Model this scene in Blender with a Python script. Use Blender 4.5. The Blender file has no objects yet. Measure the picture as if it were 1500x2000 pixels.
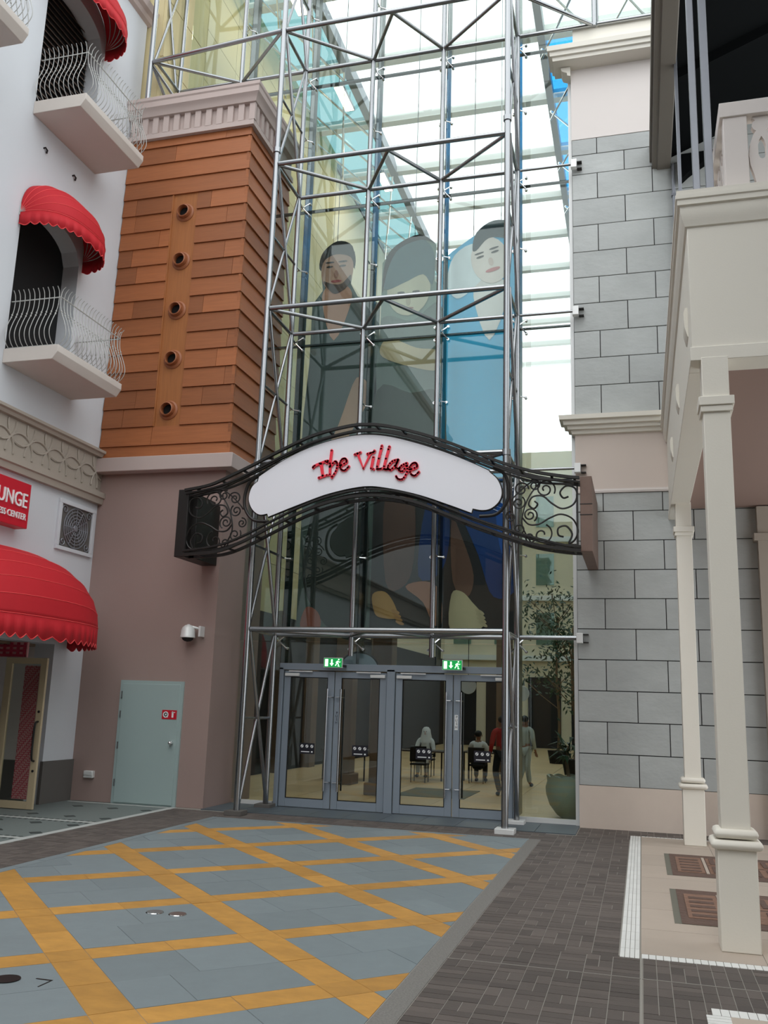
import bpy, math, random
from mathutils import Vector, Matrix
random.seed(7)
S = bpy.context.scene
COL = S.collection
PI = math.pi

# ------------------------------------------------------------------ camera, world, exposure
cam_d = bpy.data.cameras.new('camera')
cam_d.sensor_fit = 'HORIZONTAL'; cam_d.sensor_width = 36.0; cam_d.lens = 42.742
cam_d.clip_start = 0.05; cam_d.clip_end = 400
cam = bpy.data.objects.new('camera', cam_d); COL.objects.link(cam)
RX = Vector((0.963434767, 0.266094006, 0.031423384))     # camera right
RU = Vector((0.025029374, -0.206139923, 0.978202363))    # camera up
RF = Vector((-0.266771399, 0.941647658, 0.205262535))    # viewing direction
mw = Matrix(((RX.x, RU.x, -RF.x, 0), (RX.y, RU.y, -RF.y, 0), (RX.z, RU.z, -RF.z, 1.9), (0, 0, 0, 1)))
cam.matrix_world = mw
S.camera = cam

W = bpy.data.worlds.new('sky'); S.world = W; W.use_nodes = True
bg = W.node_tree.nodes['Background']
bg.inputs['Color'].default_value = (0.93, 0.97, 1.0, 1); bg.inputs['Strength'].default_value = 3.0

sun_d = bpy.data.lights.new('hazy_sun', 'SUN'); sun_d.energy = 0.5; sun_d.angle = math.radians(25); sun_d.color = (1, .95, .86)
sun = bpy.data.objects.new('hazy_sun', sun_d); COL.objects.link(sun)
sun.rotation_euler = (math.radians(35), math.radians(-4), 0)

vs = S.view_settings
vs.view_transform = 'Standard'; vs.look = 'None'; vs.exposure = -0.42; vs.gamma = 1.0; vs.use_curve_mapping = False
S.cycles.transparent_max_bounces = 24
S.cycles.max_bounces = 8
S.cycles.sample_clamp_indirect = 6.0

# ------------------------------------------------------------------ materials
def lin(c):
    c = c / 255.0
    return c / 12.92 if c <= 0.04045 else ((c + 0.055) / 1.055) ** 2.4
def rgb(c): return (lin(c[0]), lin(c[1]), lin(c[2]), 1)

def mat(name, c, rough=.6, metal=0, nv=0, ns=3, ov=0, bump=0, bs=20, st=(1, 1, 1), spec=.5, emit=0, isl=0):
    """principled surface; nv/ns noise variation, ov variation per object, isl per mesh island, bump relief"""
    m = bpy.data.materials.new(name); m.use_nodes = True
    nt = m.node_tree; N = nt.nodes; L = nt.links
    b = N['Principled BSDF']
    b.inputs['Base Color'].default_value = rgb(c); b.inputs['Roughness'].default_value = rough
    b.inputs['Metallic'].default_value = metal; b.inputs['Specular IOR Level'].default_value = spec
    if emit:
        b.inputs['Emission Color'].default_value = rgb(c); b.inputs['Emission Strength'].default_value = emit
    def math_(op, a, bb):
        n = N.new('ShaderNodeMath'); n.operation = op
        for i, v in enumerate((a, bb)):
            if isinstance(v, (int, float)): n.inputs[i].default_value = v
            else: L.new(v, n.inputs[i])
        return n.outputs[0]
    if nv or bump:
        geo = N.new('ShaderNodeNewGeometry'); mp = N.new('ShaderNodeMapping'); mp.inputs['Scale'].default_value = st
        L.new(geo.outputs['Position'], mp.inputs['Vector'])
    fac = None
    if nv:
        no = N.new('ShaderNodeTexNoise'); no.inputs['Scale'].default_value = ns; no.inputs['Detail'].default_value = 5
        no.inputs['Roughness'].default_value = .6
        src = mp.outputs[0]
        if ov:                                   # every piece gets its own patch of grain
            oi0 = N.new('ShaderNodeObjectInfo'); va = N.new('ShaderNodeVectorMath'); va.operation = 'ADD'
            k = math_('MULTIPLY', oi0.outputs['Random'], 37.0)
            L.new(mp.outputs[0], va.inputs[0]); L.new(k, va.inputs[1]); src = va.outputs[0]
        L.new(src, no.inputs['Vector'])
        fac = math_('ADD', math_('MULTIPLY', math_('SUBTRACT', no.outputs['Fac'], .5), 2.0 * nv), 1.0)
    for amount, kind in ((ov, 'o'), (isl, 'i')):
        if amount:
            if kind == 'o':
                r = N.new('ShaderNodeObjectInfo').outputs['Random']
            else:
                r = N.new('ShaderNodeNewGeometry').outputs['Random Per Island']
            t = math_('ADD', math_('MULTIPLY', math_('SUBTRACT', r, .5), 2.0 * amount), 1.0)
            fac = t if fac is None else math_('MULTIPLY', fac, t)
    if fac is not None:
        sc = N.new('ShaderNodeVectorMath'); sc.operation = 'SCALE'
        sc.inputs[0].default_value = rgb(c)[:3]; L.new(fac, sc.inputs['Scale'])
        L.new(sc.outputs[0], b.inputs['Base Color'])
    if bump:
        nb = N.new('ShaderNodeTexNoise'); nb.inputs['Scale'].default_value = bs; nb.inputs['Detail'].default_value = 4
        L.new(mp.outputs[0], nb.inputs['Vector'])
        bp = N.new('ShaderNodeBump'); bp.inputs['Strength'].default_value = bump; bp.inputs['Distance'].default_value = .02
        L.new(nb.outputs['Fac'], bp.inputs['Height']); L.new(bp.outputs[0], b.inputs['Normal'])
    return m

def glass_mat(name, tint, refl, rough=0.0):
    m = bpy.data.materials.new(name); m.use_nodes = True
    nt = m.node_tree; N = nt.nodes; L = nt.links
    N.remove(N['Principled BSDF'])
    out = N['Material Output']
    tr = N.new('ShaderNodeBsdfTransparent'); tr.inputs['Color'].default_value = (*tint, 1)
    gl = N.new('ShaderNodeBsdfGlossy'); gl.inputs['Roughness'].default_value = rough; gl.inputs['Color'].default_value = (.95, 1, .98, 1)
    geo = N.new('ShaderNodeNewGeometry'); dt = N.new('ShaderNodeVectorMath'); dt.operation = 'DOT_PRODUCT'
    L.new(geo.outputs['Normal'], dt.inputs[0]); L.new(geo.outputs['Incoming'], dt.inputs[1])
    last = dt.outputs['Value']
    for op, v in (('ABSOLUTE', None), ('SUBTRACT', 1.0), ('POWER', 5.0), ('MULTIPLY', .96), ('ADD', .04 + refl)):
        n = N.new('ShaderNodeMath'); n.operation = op
        if op == 'SUBTRACT': n.inputs[0].default_value = v; L.new(last, n.inputs[1])
        else:
            L.new(last, n.inputs[0])
            if v is not None: n.inputs[1].default_value = v
        last = n.outputs[0]
    mx = N.new('ShaderNodeMixShader')
    L.new(last, mx.inputs[0])
    L.new(tr.outputs[0], mx.inputs[1]); L.new(gl.outputs[0], mx.inputs[2]); L.new(mx.outputs[0], out.inputs[0])
    return m

def fabric_roof_mat(name, c):
    m = bpy.data.materials.new(name); m.use_nodes = True
    nt = m.node_tree; N = nt.nodes; L = nt.links
    N.remove(N['Principled BSDF']); out = N['Material Output']
    tl = N.new('ShaderNodeBsdfTranslucent'); tl.inputs['Color'].default_value = rgb(c)
    df = N.new('ShaderNodeBsdfDiffuse'); df.inputs['Color'].default_value = rgb(c)
    mx = N.new('ShaderNodeMixShader'); mx.inputs[0].default_value = .2
    L.new(tl.outputs[0], mx.inputs[1]); L.new(df.outputs[0], mx.inputs[2]); L.new(mx.outputs[0], out.inputs[0])
    return m

M = {}
M['white_wall'] = mat('white_render', (206, 209, 213), .8, nv=.03, ns=1.2, bump=.08, bs=60)
M['mauve'] = mat('mauve_render', (158, 136, 129), .85, nv=.04, ns=.8, bump=.1, bs=70)
M['taupe'] = mat('taupe_moulding', (188, 172, 166), .75, nv=.03, ns=2)
M['frieze'] = mat('frieze_stucco', (166, 156, 144), .8, nv=.04, ns=3, bump=.05, bs=50)
M['wood'] = mat('warm_timber', (152, 90, 50), .55, nv=.30, ns=2.2, ov=.22, st=(.9, .9, 22), bump=.05, bs=6)
M['wood_v'] = mat('upright_timber', (160, 100, 54), .5, nv=.28, ns=2.2, ov=.08, st=(22, 22, .7))
M['wood_dark'] = mat('timber_port', (150, 90, 56), .5, nv=.1, ns=8)
M['slate'] = mat('slate_stone', (172, 175, 173), .6, nv=.20, ns=1.3, ov=.06, bump=.35, bs=7, st=(1, 1, 1.6))
M['joint'] = mat('dark_joint', (52, 52, 52), .9)
M['cream'] = mat('cream_render', (233, 228, 216), .7, nv=.02, ns=1, bump=.04, bs=60)
M['cream_base'] = mat('cream_base', (208, 193, 180), .8, nv=.05, ns=4, bump=.05, bs=80)
M['pink_cream'] = mat('pinkish_render', (222, 214, 209), .75, nv=.02, ns=1.5)
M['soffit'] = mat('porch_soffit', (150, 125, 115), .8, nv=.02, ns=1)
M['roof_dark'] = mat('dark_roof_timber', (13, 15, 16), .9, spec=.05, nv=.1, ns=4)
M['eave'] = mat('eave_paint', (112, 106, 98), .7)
M['steel'] = mat('brushed_steel', (158, 160, 162), .27, 1.0, nv=.03, ns=20)
M['chrome'] = mat('bright_steel', (225, 225, 225), .15, 1.0)
M['galv'] = mat('galvanised_steel', (150, 153, 160), .5, .6, nv=.08, ns=6)
M['alu'] = mat('grey_aluminium', (140, 151, 162), .45, .25)
M['alu_white'] = mat('pale_metal', (225, 226, 224), .4, .2)
M['iron'] = mat('black_iron', (34, 31, 29), .45, .3, nv=.1, ns=9)
M['iron_brown'] = mat('weathered_iron_box', (120, 98, 88), .6, .2, nv=.2, ns=5)
M['sign_white'] = mat('white_acrylic', (232, 232, 238), .35)
M['red'] = mat('red_canvas', (186, 18, 32), .75, nv=.07, ns=3, bump=.05, bs=140)
M['red_seam'] = mat('red_seam', (226, 70, 72), .7)
M['sign_red'] = mat('red_sign', (196, 24, 44), .45)
M['letter_red'] = mat('red_letter', (238, 38, 62), .35)
M['letter_white'] = mat('white_letter', (236, 238, 238), .5)
M['wire'] = mat('pale_iron', (176, 176, 172), .5, .2)
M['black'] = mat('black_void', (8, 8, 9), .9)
M['dark'] = mat('dark_interior', (30, 26, 25), .8)
M['slat'] = mat('brown_louvre', (92, 76, 66), .6)
M['plinth'] = mat('dark_plinth', (96, 92, 88), .8, nv=.05, ns=4)
M['door_green'] = mat('pale_green_paint', (158, 176, 174), .5, nv=.02, ns=2)
M['grey_tile'] = mat('grey_granite', (124, 134, 137), .55, nv=.10, ns=5, ov=.06, st=(1.2, 1.2, 1), bump=.03, bs=60)
M['blue_tile'] = mat('blue_grey_lid', (104, 124, 134), .55, nv=.06, ns=6)
M['ochre'] = mat('ochre_stone', (190, 140, 68), .5, nv=.34, ns=4.5, ov=.12, st=(1, 1.6, 1), bump=.04, bs=30)
M['gravel'] = mat('speckled_terrazzo', (122, 119, 114), .8, nv=.55, ns=70, bump=.3, bs=90)
M['paver'] = mat('brown_paver', (88, 80, 75), .8, nv=.10, ns=9, ov=.24, isl=.24, bump=.15, bs=60)
M['grout'] = mat('pale_grout', (150, 146, 138), .9)
M['grout_dark'] = mat('paver_joint', (92, 86, 82), .9)
M['threshold'] = mat('blue_grey_threshold', (80, 88, 94), .5, nv=.08, ns=4)
M['beige_tile'] = mat('beige_paving', (182, 168, 154), .75, nv=.07, ns=3, ov=.04)
M['white_tile'] = mat('white_strip_tile', (226, 226, 222), .6, nv=.04, ns=8, ov=.04)
M['rust'] = mat('rust_stamped_paving', (138, 106, 88), .8, nv=.6, ns=7, st=(1, 3, 1), bump=1, bs=12)
M['rust_dark'] = mat('rust_border', (102, 80, 70), .8, nv=.3, ns=12, bump=.9, bs=14)
M['olive'] = mat('olive_edge', (112, 110, 98), .8)
M['mosaic'] = mat('mosaic_floor', (116, 124, 121), .6, nv=.1, ns=22)
M['mosaic_dark'] = mat('mosaic_dark', (58, 64, 62), .6)
M['mosaic_white'] = mat('mosaic_white', (190, 192, 188), .6)
M['glass'] = glass_mat('curtain_glass', (.90, .95, .935), .004)
M['door_glass'] = glass_mat('door_glass', (.90, .92, .90), .01)
M['blue_glass'] = glass_mat('blue_roof_glass', (.20, .58, .86), .03)
M['teal_glass'] = glass_mat('teal_roof_glass', (.42, .58, .60), .03)
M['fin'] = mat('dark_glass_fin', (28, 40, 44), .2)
M['fabric_roof'] = fabric_roof_mat('white_roof_fabric', (246, 247, 246))
M['beige_panel'] = mat('beige_wall_panel', (208, 194, 150), .7, nv=.08, ns=.8, ov=.05)
M['hall_cream'] = mat('hall_cream', (232, 220, 192), .8)
M['hall_white'] = mat('hall_white', (238, 238, 234), .8)
M['hall_floor'] = mat('hall_floor', (214, 184, 138), .45, nv=.04, ns=2, ov=.05)
M['hall_brown'] = mat('hall_brown', (120, 98, 80), .7)
def backlit_print(name, c):
    m = bpy.data.materials.new(name); m.use_nodes = True
    nt = m.node_tree; N = nt.nodes; L = nt.links
    N.remove(N['Principled BSDF']); out = N['Material Output']
    tl = N.new('ShaderNodeBsdfTranslucent'); tl.inputs['Color'].default_value = rgb(c)
    df = N.new('ShaderNodeBsdfDiffuse'); df.inputs['Color'].default_value = rgb(c)
    mx = N.new('ShaderNodeMixShader'); mx.inputs[0].default_value = .65
    L.new(tl.outputs[0], mx.inputs[1]); L.new(df.outputs[0], mx.inputs[2]); L.new(mx.outputs[0], out.inputs[0])
    return m
M['print_blue'] = backlit_print('printed_blue_mesh', (88, 200, 250))
M['print_teal'] = backlit_print('printed_grey_mesh', (128, 150, 140))
M['exit_green'] = mat('exit_green', (8, 150, 70), .5, emit=.9)
M['exit_white'] = mat('exit_white', (220, 255, 225), .5, emit=1.6)
M['lamp'] = mat('added_lamp_diffuser', (255, 240, 215), .5, emit=9)  # glowing face of the lamps added in the hall
M['plate'] = mat('black_sticker', (22, 22, 34), .4)
M['skin'] = mat('skin', (150, 104, 80), .6)
M['skin_light'] = mat('skin_light', (196, 150, 120), .6)
M['hair'] = mat('hair', (18, 15, 14), .6)
M['cloth_white'] = mat('white_cloth', (226, 230, 232), .85)
M['cloth_grey'] = mat('grey_cloth', (176, 182, 178), .85)
M['cloth_red'] = mat('red_cloth', (176, 28, 30), .8)
M['cloth_dark'] = mat('dark_cloth', (40, 46, 52), .85)
M['leaf'] = mat('leaf', (40, 66, 40), .5, nv=.2, ns=8)
M['trunk'] = mat('bark', (120, 98, 76), .9, nv=.2, ns=12)
M['pot'] = mat('green_grey_pot', (128, 138, 116), .6, nv=.1, ns=4)
M['rug'] = mat('grey_green_rug', (110, 112, 96), .95)
M['table'] = mat('dark_table', (58, 46, 40), .5)
M['wood_cream'] = mat('cream_door_frame', (190, 172, 140), .5, nv=.06, ns=3)
M['lattice_red'] = mat('red_lattice', (168, 40, 62), .6)
M['band'] = mat('beige_render_band', (212, 198, 188), .75, nv=.02, ns=1.5)
M['slab_edge'] = mat('balcony_concrete', (206, 197, 189), .8, nv=.04, ns=3)
M['lattice_pale'] = mat('pale_lattice_ground', (208, 150, 150), .6)

# ------------------------------------------------------------------ mesh helpers
ORG = {}
class MB:
    def __init__(s): s.v = []; s.f = []
    def add(s, vs, fs):
        o = len(s.v); s.v += [tuple(v) for v in vs]; s.f += [tuple(i + o for i in f) for f in fs]; return s
    def box(s, x0, x1, y0, y1, z0, z1):
        return s.hexa([(x0, y0, z0), (x1, y0, z0), (x1, y1, z0), (x0, y1, z0), (x0, y0, z1), (x1, y0, z1), (x1, y1, z1), (x0, y1, z1)])
    def hexa(s, p):
        return s.add(p, [(0, 3, 2, 1), (4, 5, 6, 7), (0, 1, 5, 4), (1, 2, 6, 5), (2, 3, 7, 6), (3, 0, 4, 7)])
    def cyl(s, p, q, r, n=12, r2=None):
        p = Vector(p); q = Vector(q); r2 = r if r2 is None else r2
        d = (q - p).normalized(); a = d.orthogonal().normalized(); b = d.cross(a)
        vs = []
        for c, rr in ((p, r), (q, r2)):
            for i in range(n):
                t = 2 * PI * i / n; vs.append(c + a * (rr * math.cos(t)) + b * (rr * math.sin(t)))
        fs = [(i, (i + 1) % n, n + (i + 1) % n, n + i) for i in range(n)]
        fs += [tuple(range(n))[::-1], tuple(range(n, 2 * n))]
        return s.add(vs, fs)
    def tube(s, pts, r, n=6, closed=False, rs=None):
        P = [Vector(p) for p in pts]; m = len(P); rings = []
        prev = None
        for i in range(m):
            if closed: d = P[(i + 1) % m] - P[i - 1]
            else: d = P[min(i + 1, m - 1)] - P[max(i - 1, 0)]
            if d.length < 1e-9: d = Vector((0, 0, 1))
            d.normalize()
            if prev is None: a = d.orthogonal().normalized()
            else:
                a = prev - d * prev.dot(d)
                a = a.normalized() if a.length > 1e-6 else d.orthogonal().normalized()
            prev = a; b = d.cross(a); rr = rs[i] if rs else r
            rings.append([P[i] + a * (rr * math.cos(2 * PI * k / n)) + b * (rr * math.sin(2 * PI * k / n)) for k in range(n)])
        vs = [v for R in rings for v in R]; fs = []
        for i in range(m if closed else m - 1):
            j = (i + 1) % m
            for k in range(n):
                l = (k + 1) % n; fs.append((i * n + k, i * n + l, j * n + l, j * n + k))
        if not closed: fs += [tuple(range(n))[::-1], tuple((m - 1) * n + k for k in range(n))]
        return s.add(vs, fs)
    def prism(s, poly, ax, d0, d1):
        """outline (a, b) extruded along axis ax: 'x' -> (y,z), 'y' -> (x,z), 'z' -> (x,y)"""
        def P(a, b, d): return {'x': (d, a, b), 'y': (a, d, b), 'z': (a, b, d)}[ax]
        n = len(poly); vs = [P(a, b, d0) for a, b in poly] + [P(a, b, d1) for a, b in poly]
        fs = [tuple(range(n)), tuple(range(2 * n - 1, n - 1, -1))] + [((i + 1) % n, i, n + i, n + (i + 1) % n) for i in range(n)]
        return s.add(vs, fs)
    def lathe(s, prof, c, n=20, axis='z'):
        vs = []; fs = []; m = len(prof)
        for r, h in prof:
            for k in range(n):
                t = 2 * PI * k / n; a, b = r * math.cos(t), r * math.sin(t)
                vs.append({'z': (c[0] + a, c[1] + b, c[2] + h), 'y': (c[0] + a, c[1] + h, c[2] + b), 'x': (c[0] + h, c[1] + a, c[2] + b)}[axis])
        for i in range(m - 1):
            for k in range(n):
                l = (k + 1) % n; fs.append((i * n + k, i * n + l, (i + 1) * n + l, (i + 1) * n + k))
        fs += [tuple(range(n))[::-1], tuple((m - 1) * n + k for k in range(n))]
        return s.add(vs, fs)
    def ball(s, c, rx, ry=None, rz=None, n=12, m=8):
        ry = rx if ry is None else ry; rz = rx if rz is None else rz
        prof = [(math.sin(PI * i / m), -math.cos(PI * i / m)) for i in range(m + 1)]
        o = len(s.v); s.lathe([(max(r, .001), h) for r, h in prof], (0, 0, 0), n)
        s.v[o:] = [(c[0] + x * rx, c[1] + y * ry, c[2] + z * rz) for x, y, z in s.v[o:]]
        return s
    def build(s, name, m, parent=None, bevel=0, smooth=35, kind=None):
        o0 = ORG.get(parent.name if parent else None, Vector((0, 0, 0)))
        me = bpy.data.meshes.new(name)
        me.from_pydata([(x - o0[0], y - o0[1], z - o0[2]) for x, y, z in s.v], [], s.f)
        me.materials.append(M[m] if isinstance(m, str) else m)
        me.validate(); 
        import bmesh
        b = bmesh.new(); b.from_mesh(me); bmesh.ops.recalc_face_normals(b, faces=b.faces); b.to_mesh(me); b.free()
        if smooth:
            me.polygons.foreach_set('use_smooth', [True] * len(me.polygons)); me.set_sharp_from_angle(angle=math.radians(smooth))
        o = bpy.data.objects.new(name, me); COL.objects.link(o)
        if bevel:
            bv = o.modifiers.new('edge', 'BEVEL'); bv.width = bevel; bv.segments = 2; bv.limit_method = 'ANGLE'
        if parent: o.parent = parent
        ORG[o.name] = o0
        if kind: o['kind'] = kind
        return o

def tag(o, label, cat, group=None):
    o['label'] = label; o['category'] = cat
    if group: o['group'] = group
    return o
def thing(name, loc, label, cat, group=None):
    o = bpy.data.objects.new(name, None); COL.objects.link(o); o.location = loc; o.empty_display_size = .1
    ORG[o.name] = Vector(loc)
    return tag(o, label, cat, group)
def struct(o):
    o['kind'] = 'structure'; return o
def copy_tree(o, parent=None):
    c = o.copy(); COL.objects.link(c)
    if parent: c.parent = parent
    ORG[c.name] = ORG.get(o.name, Vector((0, 0, 0)))
    for ch in list(o.children): copy_tree(ch, c)
    return c
def share(src, name, parent, off):
    """another piece with the same mesh, shifted by off"""
    c = src.copy(); COL.objects.link(c); c.name = name; c.parent = parent; c.location = Vector(src.location) + Vector(off); return c
def text_pts(body, size, extrude, tf):
    cu = bpy.data.curves.new('lettering', 'FONT'); cu.body = body; cu.size = size; cu.extrude = extrude; cu.resolution_u = 3
    cu.align_x = 'RIGHT'
    o = bpy.data.objects.new('lettering', cu); COL.objects.link(o)
    dg = bpy.context.evaluated_depsgraph_get(); dg.update()
    me = bpy.data.meshes.new_from_object(o.evaluated_get(dg))
    mb = MB().add([tf(v.co) for v in me.vertices], [tuple(p.vertices) for p in me.polygons])
    bpy.data.objects.remove(o); bpy.data.meshes.remove(me); return mb
def spline(pts, k=8, closed=False):
    P = [Vector(p) for p in pts]; n = len(P); out = []
    for i in range(n if closed else n - 1):
        g = lambda j: P[j % n] if closed else P[max(0, min(n - 1, j))]
        a, b, c, d = g(i - 1), g(i), g(i + 1), g(i + 2)
        for t in range(k):
            t /= k
            out.append(.5 * ((2 * b) + (c - a) * t + (2 * a - 5 * b + 4 * c - d) * t * t + (3 * b - 3 * c + d - a) * t ** 3))
    if not closed: out.append(P[-1])
    return out
def clip(poly, x0, x1, y0, y1):
    def cut(P, ins, inter):
        out = []
        for i in range(len(P)):
            a, b = P[i - 1], P[i]
            if ins(b):
                if not ins(a): out.append(inter(a, b))
                out.append(b)
            elif ins(a): out.append(inter(a, b))
        return out
    for ax, v, sg in ((0, x0, 1), (0, x1, -1), (1, y0, 1), (1, y1, -1)):
        if not poly: return poly
        def inter(a, b, ax=ax, v=v):
            t = (v - a[ax]) / (b[ax] - a[ax]); return (a[0] + (b[0] - a[0]) * t, a[1] + (b[1] - a[1]) * t)
        poly = cut(poly, lambda p: (p[ax] - v) * sg >= 0, inter)
    return poly
def mitred(prof, x_far, xc, yf, y_far, sx):
    """moulding profile (out, z) along a front at y=yf from x_far to the corner xc, then back to y_far; sx = +1 right corner, -1 left corner"""
    n = len(prof); vs = [(x_far, yf - o, z) for o, z in prof] + [(xc + sx * o, yf - o, z) for o, z in prof] + [(xc + sx * o, y_far, z) for o, z in prof]
    fs = []
    for k in (0, 1):
        for i in range(n): j = (i + 1) % n; fs.append((k * n + i, k * n + j, (k + 1) * n + j, (k + 1) * n + i))
    fs += [tuple(range(n)), tuple(range(3 * n - 1, 2 * n - 1, -1))]
    return MB().add(vs, fs)
def area(P): return abs(sum(P[i - 1][0] * P[i][1] - P[i][0] * P[i - 1][1] for i in range(len(P)))) / 2

# ================================================================== FLOOR
floor = struct(MB().box(-16, 6, -16, 16.3, -.3, -.003).build('floor', 'grout'))
R2 = math.sqrt(2)
def uv(u, v): return ((u - v) / R2, (u + v) / R2)
def piece(name, m, u0, u1, v0, v1, g=.0025):
    P = clip([uv(u0 + g, v0 + g), uv(u1 - g, v0 + g), uv(u1 - g, v1 - g), uv(u0 + g, v1 - g)], -6.66, -1.665, 4.3, 14.2)
    if len(P) < 3 or area(P) < .004: return
    dz = random.uniform(-.0012, .0012)
    MB().prism(P, 'z', -.05, dz).build(name, m, floor, smooth=0)
BW = .29
for k in range(-4, 9):
    for l in range(-1, 10):
        u0 = 1.46 + 1.53 * k; v0 = 2.78 + 1.51 * l
        cx, cy = uv(u0 + .75, v0 + .75)
        if not (-8.2 < cx < 0 and 2.9 < cy < 15.8): continue
        piece('ochre_tile', 'ochre', u0, u0 + BW, v0, v0 + BW)
        for t in (0, 1):
            d = 1.22 / 2
            piece('ochre_tile', 'ochre', u0, u0 + BW, v0 + BW + d * t, v0 + BW + d * (t + 1))
            piece('ochre_tile', 'ochre', u0 + BW + .62 * t, u0 + BW + .62 * (t + 1), v0, v0 + BW)
            s = .62 if (t + k) % 2 else .40
            a, b = v0 + BW + .61 * t, v0 + BW + .61 * (t + 1)
            lid = abs(cx + 4.1) < .45 and abs(cy - 6.0) < .6 and t == 1
            piece('granite_slab', 'blue_tile' if lid else 'grey_tile', u0 + BW, u0 + BW + s, a, b, .002)
            piece('granite_slab', 'blue_tile' if lid else 'grey_tile', u0 + BW + s, u0 + 1.53, a, b, .002)
for j in range(22):
    y0 = 4.3 + j * .45
    MB().box(-6.80, -6.67, y0 + .004, y0 + .446, -.05, 0).build('border_tile', 'grey_tile', floor, smooth=0)
for j in range(11):
    x0 = -6.8 + j * .483
    MB().box(x0 + .004, x0 + .479, 14.205, 14.33, -.05, 0).build('border_tile', 'grey_tile', floor, smooth=0)
MB().box(-1.655, -1.49, 3.5, 14.33, -.05, .001).build('terrazzo_strip', 'gravel', floor, smooth=0)
MB().box(-16, 6, -16, 4.29, -.05, -.003).build('near_paving', 'grey_tile', floor, smooth=0)

# brown pavers: the nearest 300 one by one, the rest joined
rp = random.Random(11)
spots = []                                   # (x, y, long side runs along x)
def weave(x0, x1, y0, y1, share_y=.25):
    nx = int(round((x1 - x0) / .2)); w = (x1 - x0) / nx
    for i in range(nx):
        y = y0
        while y < y1 - .05:
            x = x0 + i * w
            if rp.random() < share_y: spots.extend([(x, y, 0, w / 2), (x + w / 2, y, 0, w / 2)])
            else: spots.extend([(x, y, 1, w), (x, y + .1, 1, w)])
            y += .2
weave(-1.485, -.225, 8.0, 15.0); weave(-1.485, -.06, 4.44, 7.44); weave(-1.485, -.06, 7.445, 8.0); weave(-.04, 1.56, 4.44, 7.44, .8); weave(-.04, 1.56, 7.445, 8.02, .8)
near = sorted([p for p in spots if p[1] > 5.2 and p[0] < .8], key=lambda p: p[0] ** 2 + p[1] ** 2)[:300]
nearset = set(near); pm_ = {}
def pav_box(mb, x, y, along, w, z=0):
    g = .003; return mb.box(x + g, x + w - g, y + g, y + (.1 if along else .2) - g, -.05, z)
for x, y, al, w in near:
    k = (al, round(w, 3)); z = rp.uniform(-.0012, .0012)
    if k not in pm_: pm_[k] = (pav_box(MB(), x, y, al, w).build('paver', 'paver', floor, smooth=0), x, y)
    else: o, x0, y0 = pm_[k]; share(o, 'paver', floor, (x - x0, y - y0, z))
weave(-7.865, -6.81, 4.4, 15.0); weave(-6.8, -1.48, 14.345, 15.07); weave(-.06, 2.94, 15.47, 16.07); weave(-1.02, -.06, 15.0, 16.07)
far = MB()
for p in spots:
    if p not in nearset: pav_box(far, *p, z=rp.uniform(-.0012, .0012))
o = far.build('pavers', 'paver', floor, smooth=0); o['kind'] = 'stuff'
MB().box(-.055, -.045, 4.5, 8.0, -.05, .0015).build('expansion_joint', 'grout', floor, smooth=0)
MB().box(-1.49, 1.6, 7.437, 7.446, -.05, .0018).build('expansion_joint', 'grout', floor, smooth=0)
# threshold stone in front of the glass doors
for i in range(10):
    x0 = -7.40 + i * .637
    MB().box(x0 + .003, x0 + .634, 15.08, 16.32, -.05, .012).build('threshold_slab', 'threshold', floor, smooth=0)

# porch floor on the right: beige slabs in a frame of narrow white strips
for i in range(3):
    for j in range(8):
        x0 = -.055 + i * .95; y0 = 8.16 + j * .905
        MB().box(x0 + .003, x0 + .947, y0 + .003, y0 + .902, -.05, .002).build('beige_slab', 'beige_tile', floor, smooth=0)
for r in range(4):
    for j in range(25):
        y0 = 8.0 + j * .2976
        MB().box(-.215 + r * .0385, -.215 + r * .0385 + .034, y0 + .003, y0 + .294, -.05, .003).build('white_tile', 'white_tile', floor, smooth=0)
for j in range(30):
    x0 = -.05 + j * .056
    MB().box(x0 + .002, x0 + .052, 8.02, 8.15, -.05, .003).build('white_tile', 'white_tile', floor, smooth=0)
    MB().box(x0 + .002, x0 + .052, 15.405, 15.465, -.05, .003).build('white_tile', 'white_tile', floor, smooth=0)
    if x0 > .3: MB().box(x0 + .05, x0 + .102, 6.76, 6.9, -.05, .004).build('white_tile', 'white_tile', floor, smooth=0)
for j in range(26):
    y0 = 5.3 + j * .056
    MB().box(.352, .5, y0 + .002, y0 + .052, -.05, .004).build('white_tile', 'white_tile', floor, smooth=0)
MB().box(.5, 1.6, 4.6, 6.76, -.05, .002).build('beige_slab', 'beige_tile', floor, smooth=0)
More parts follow.
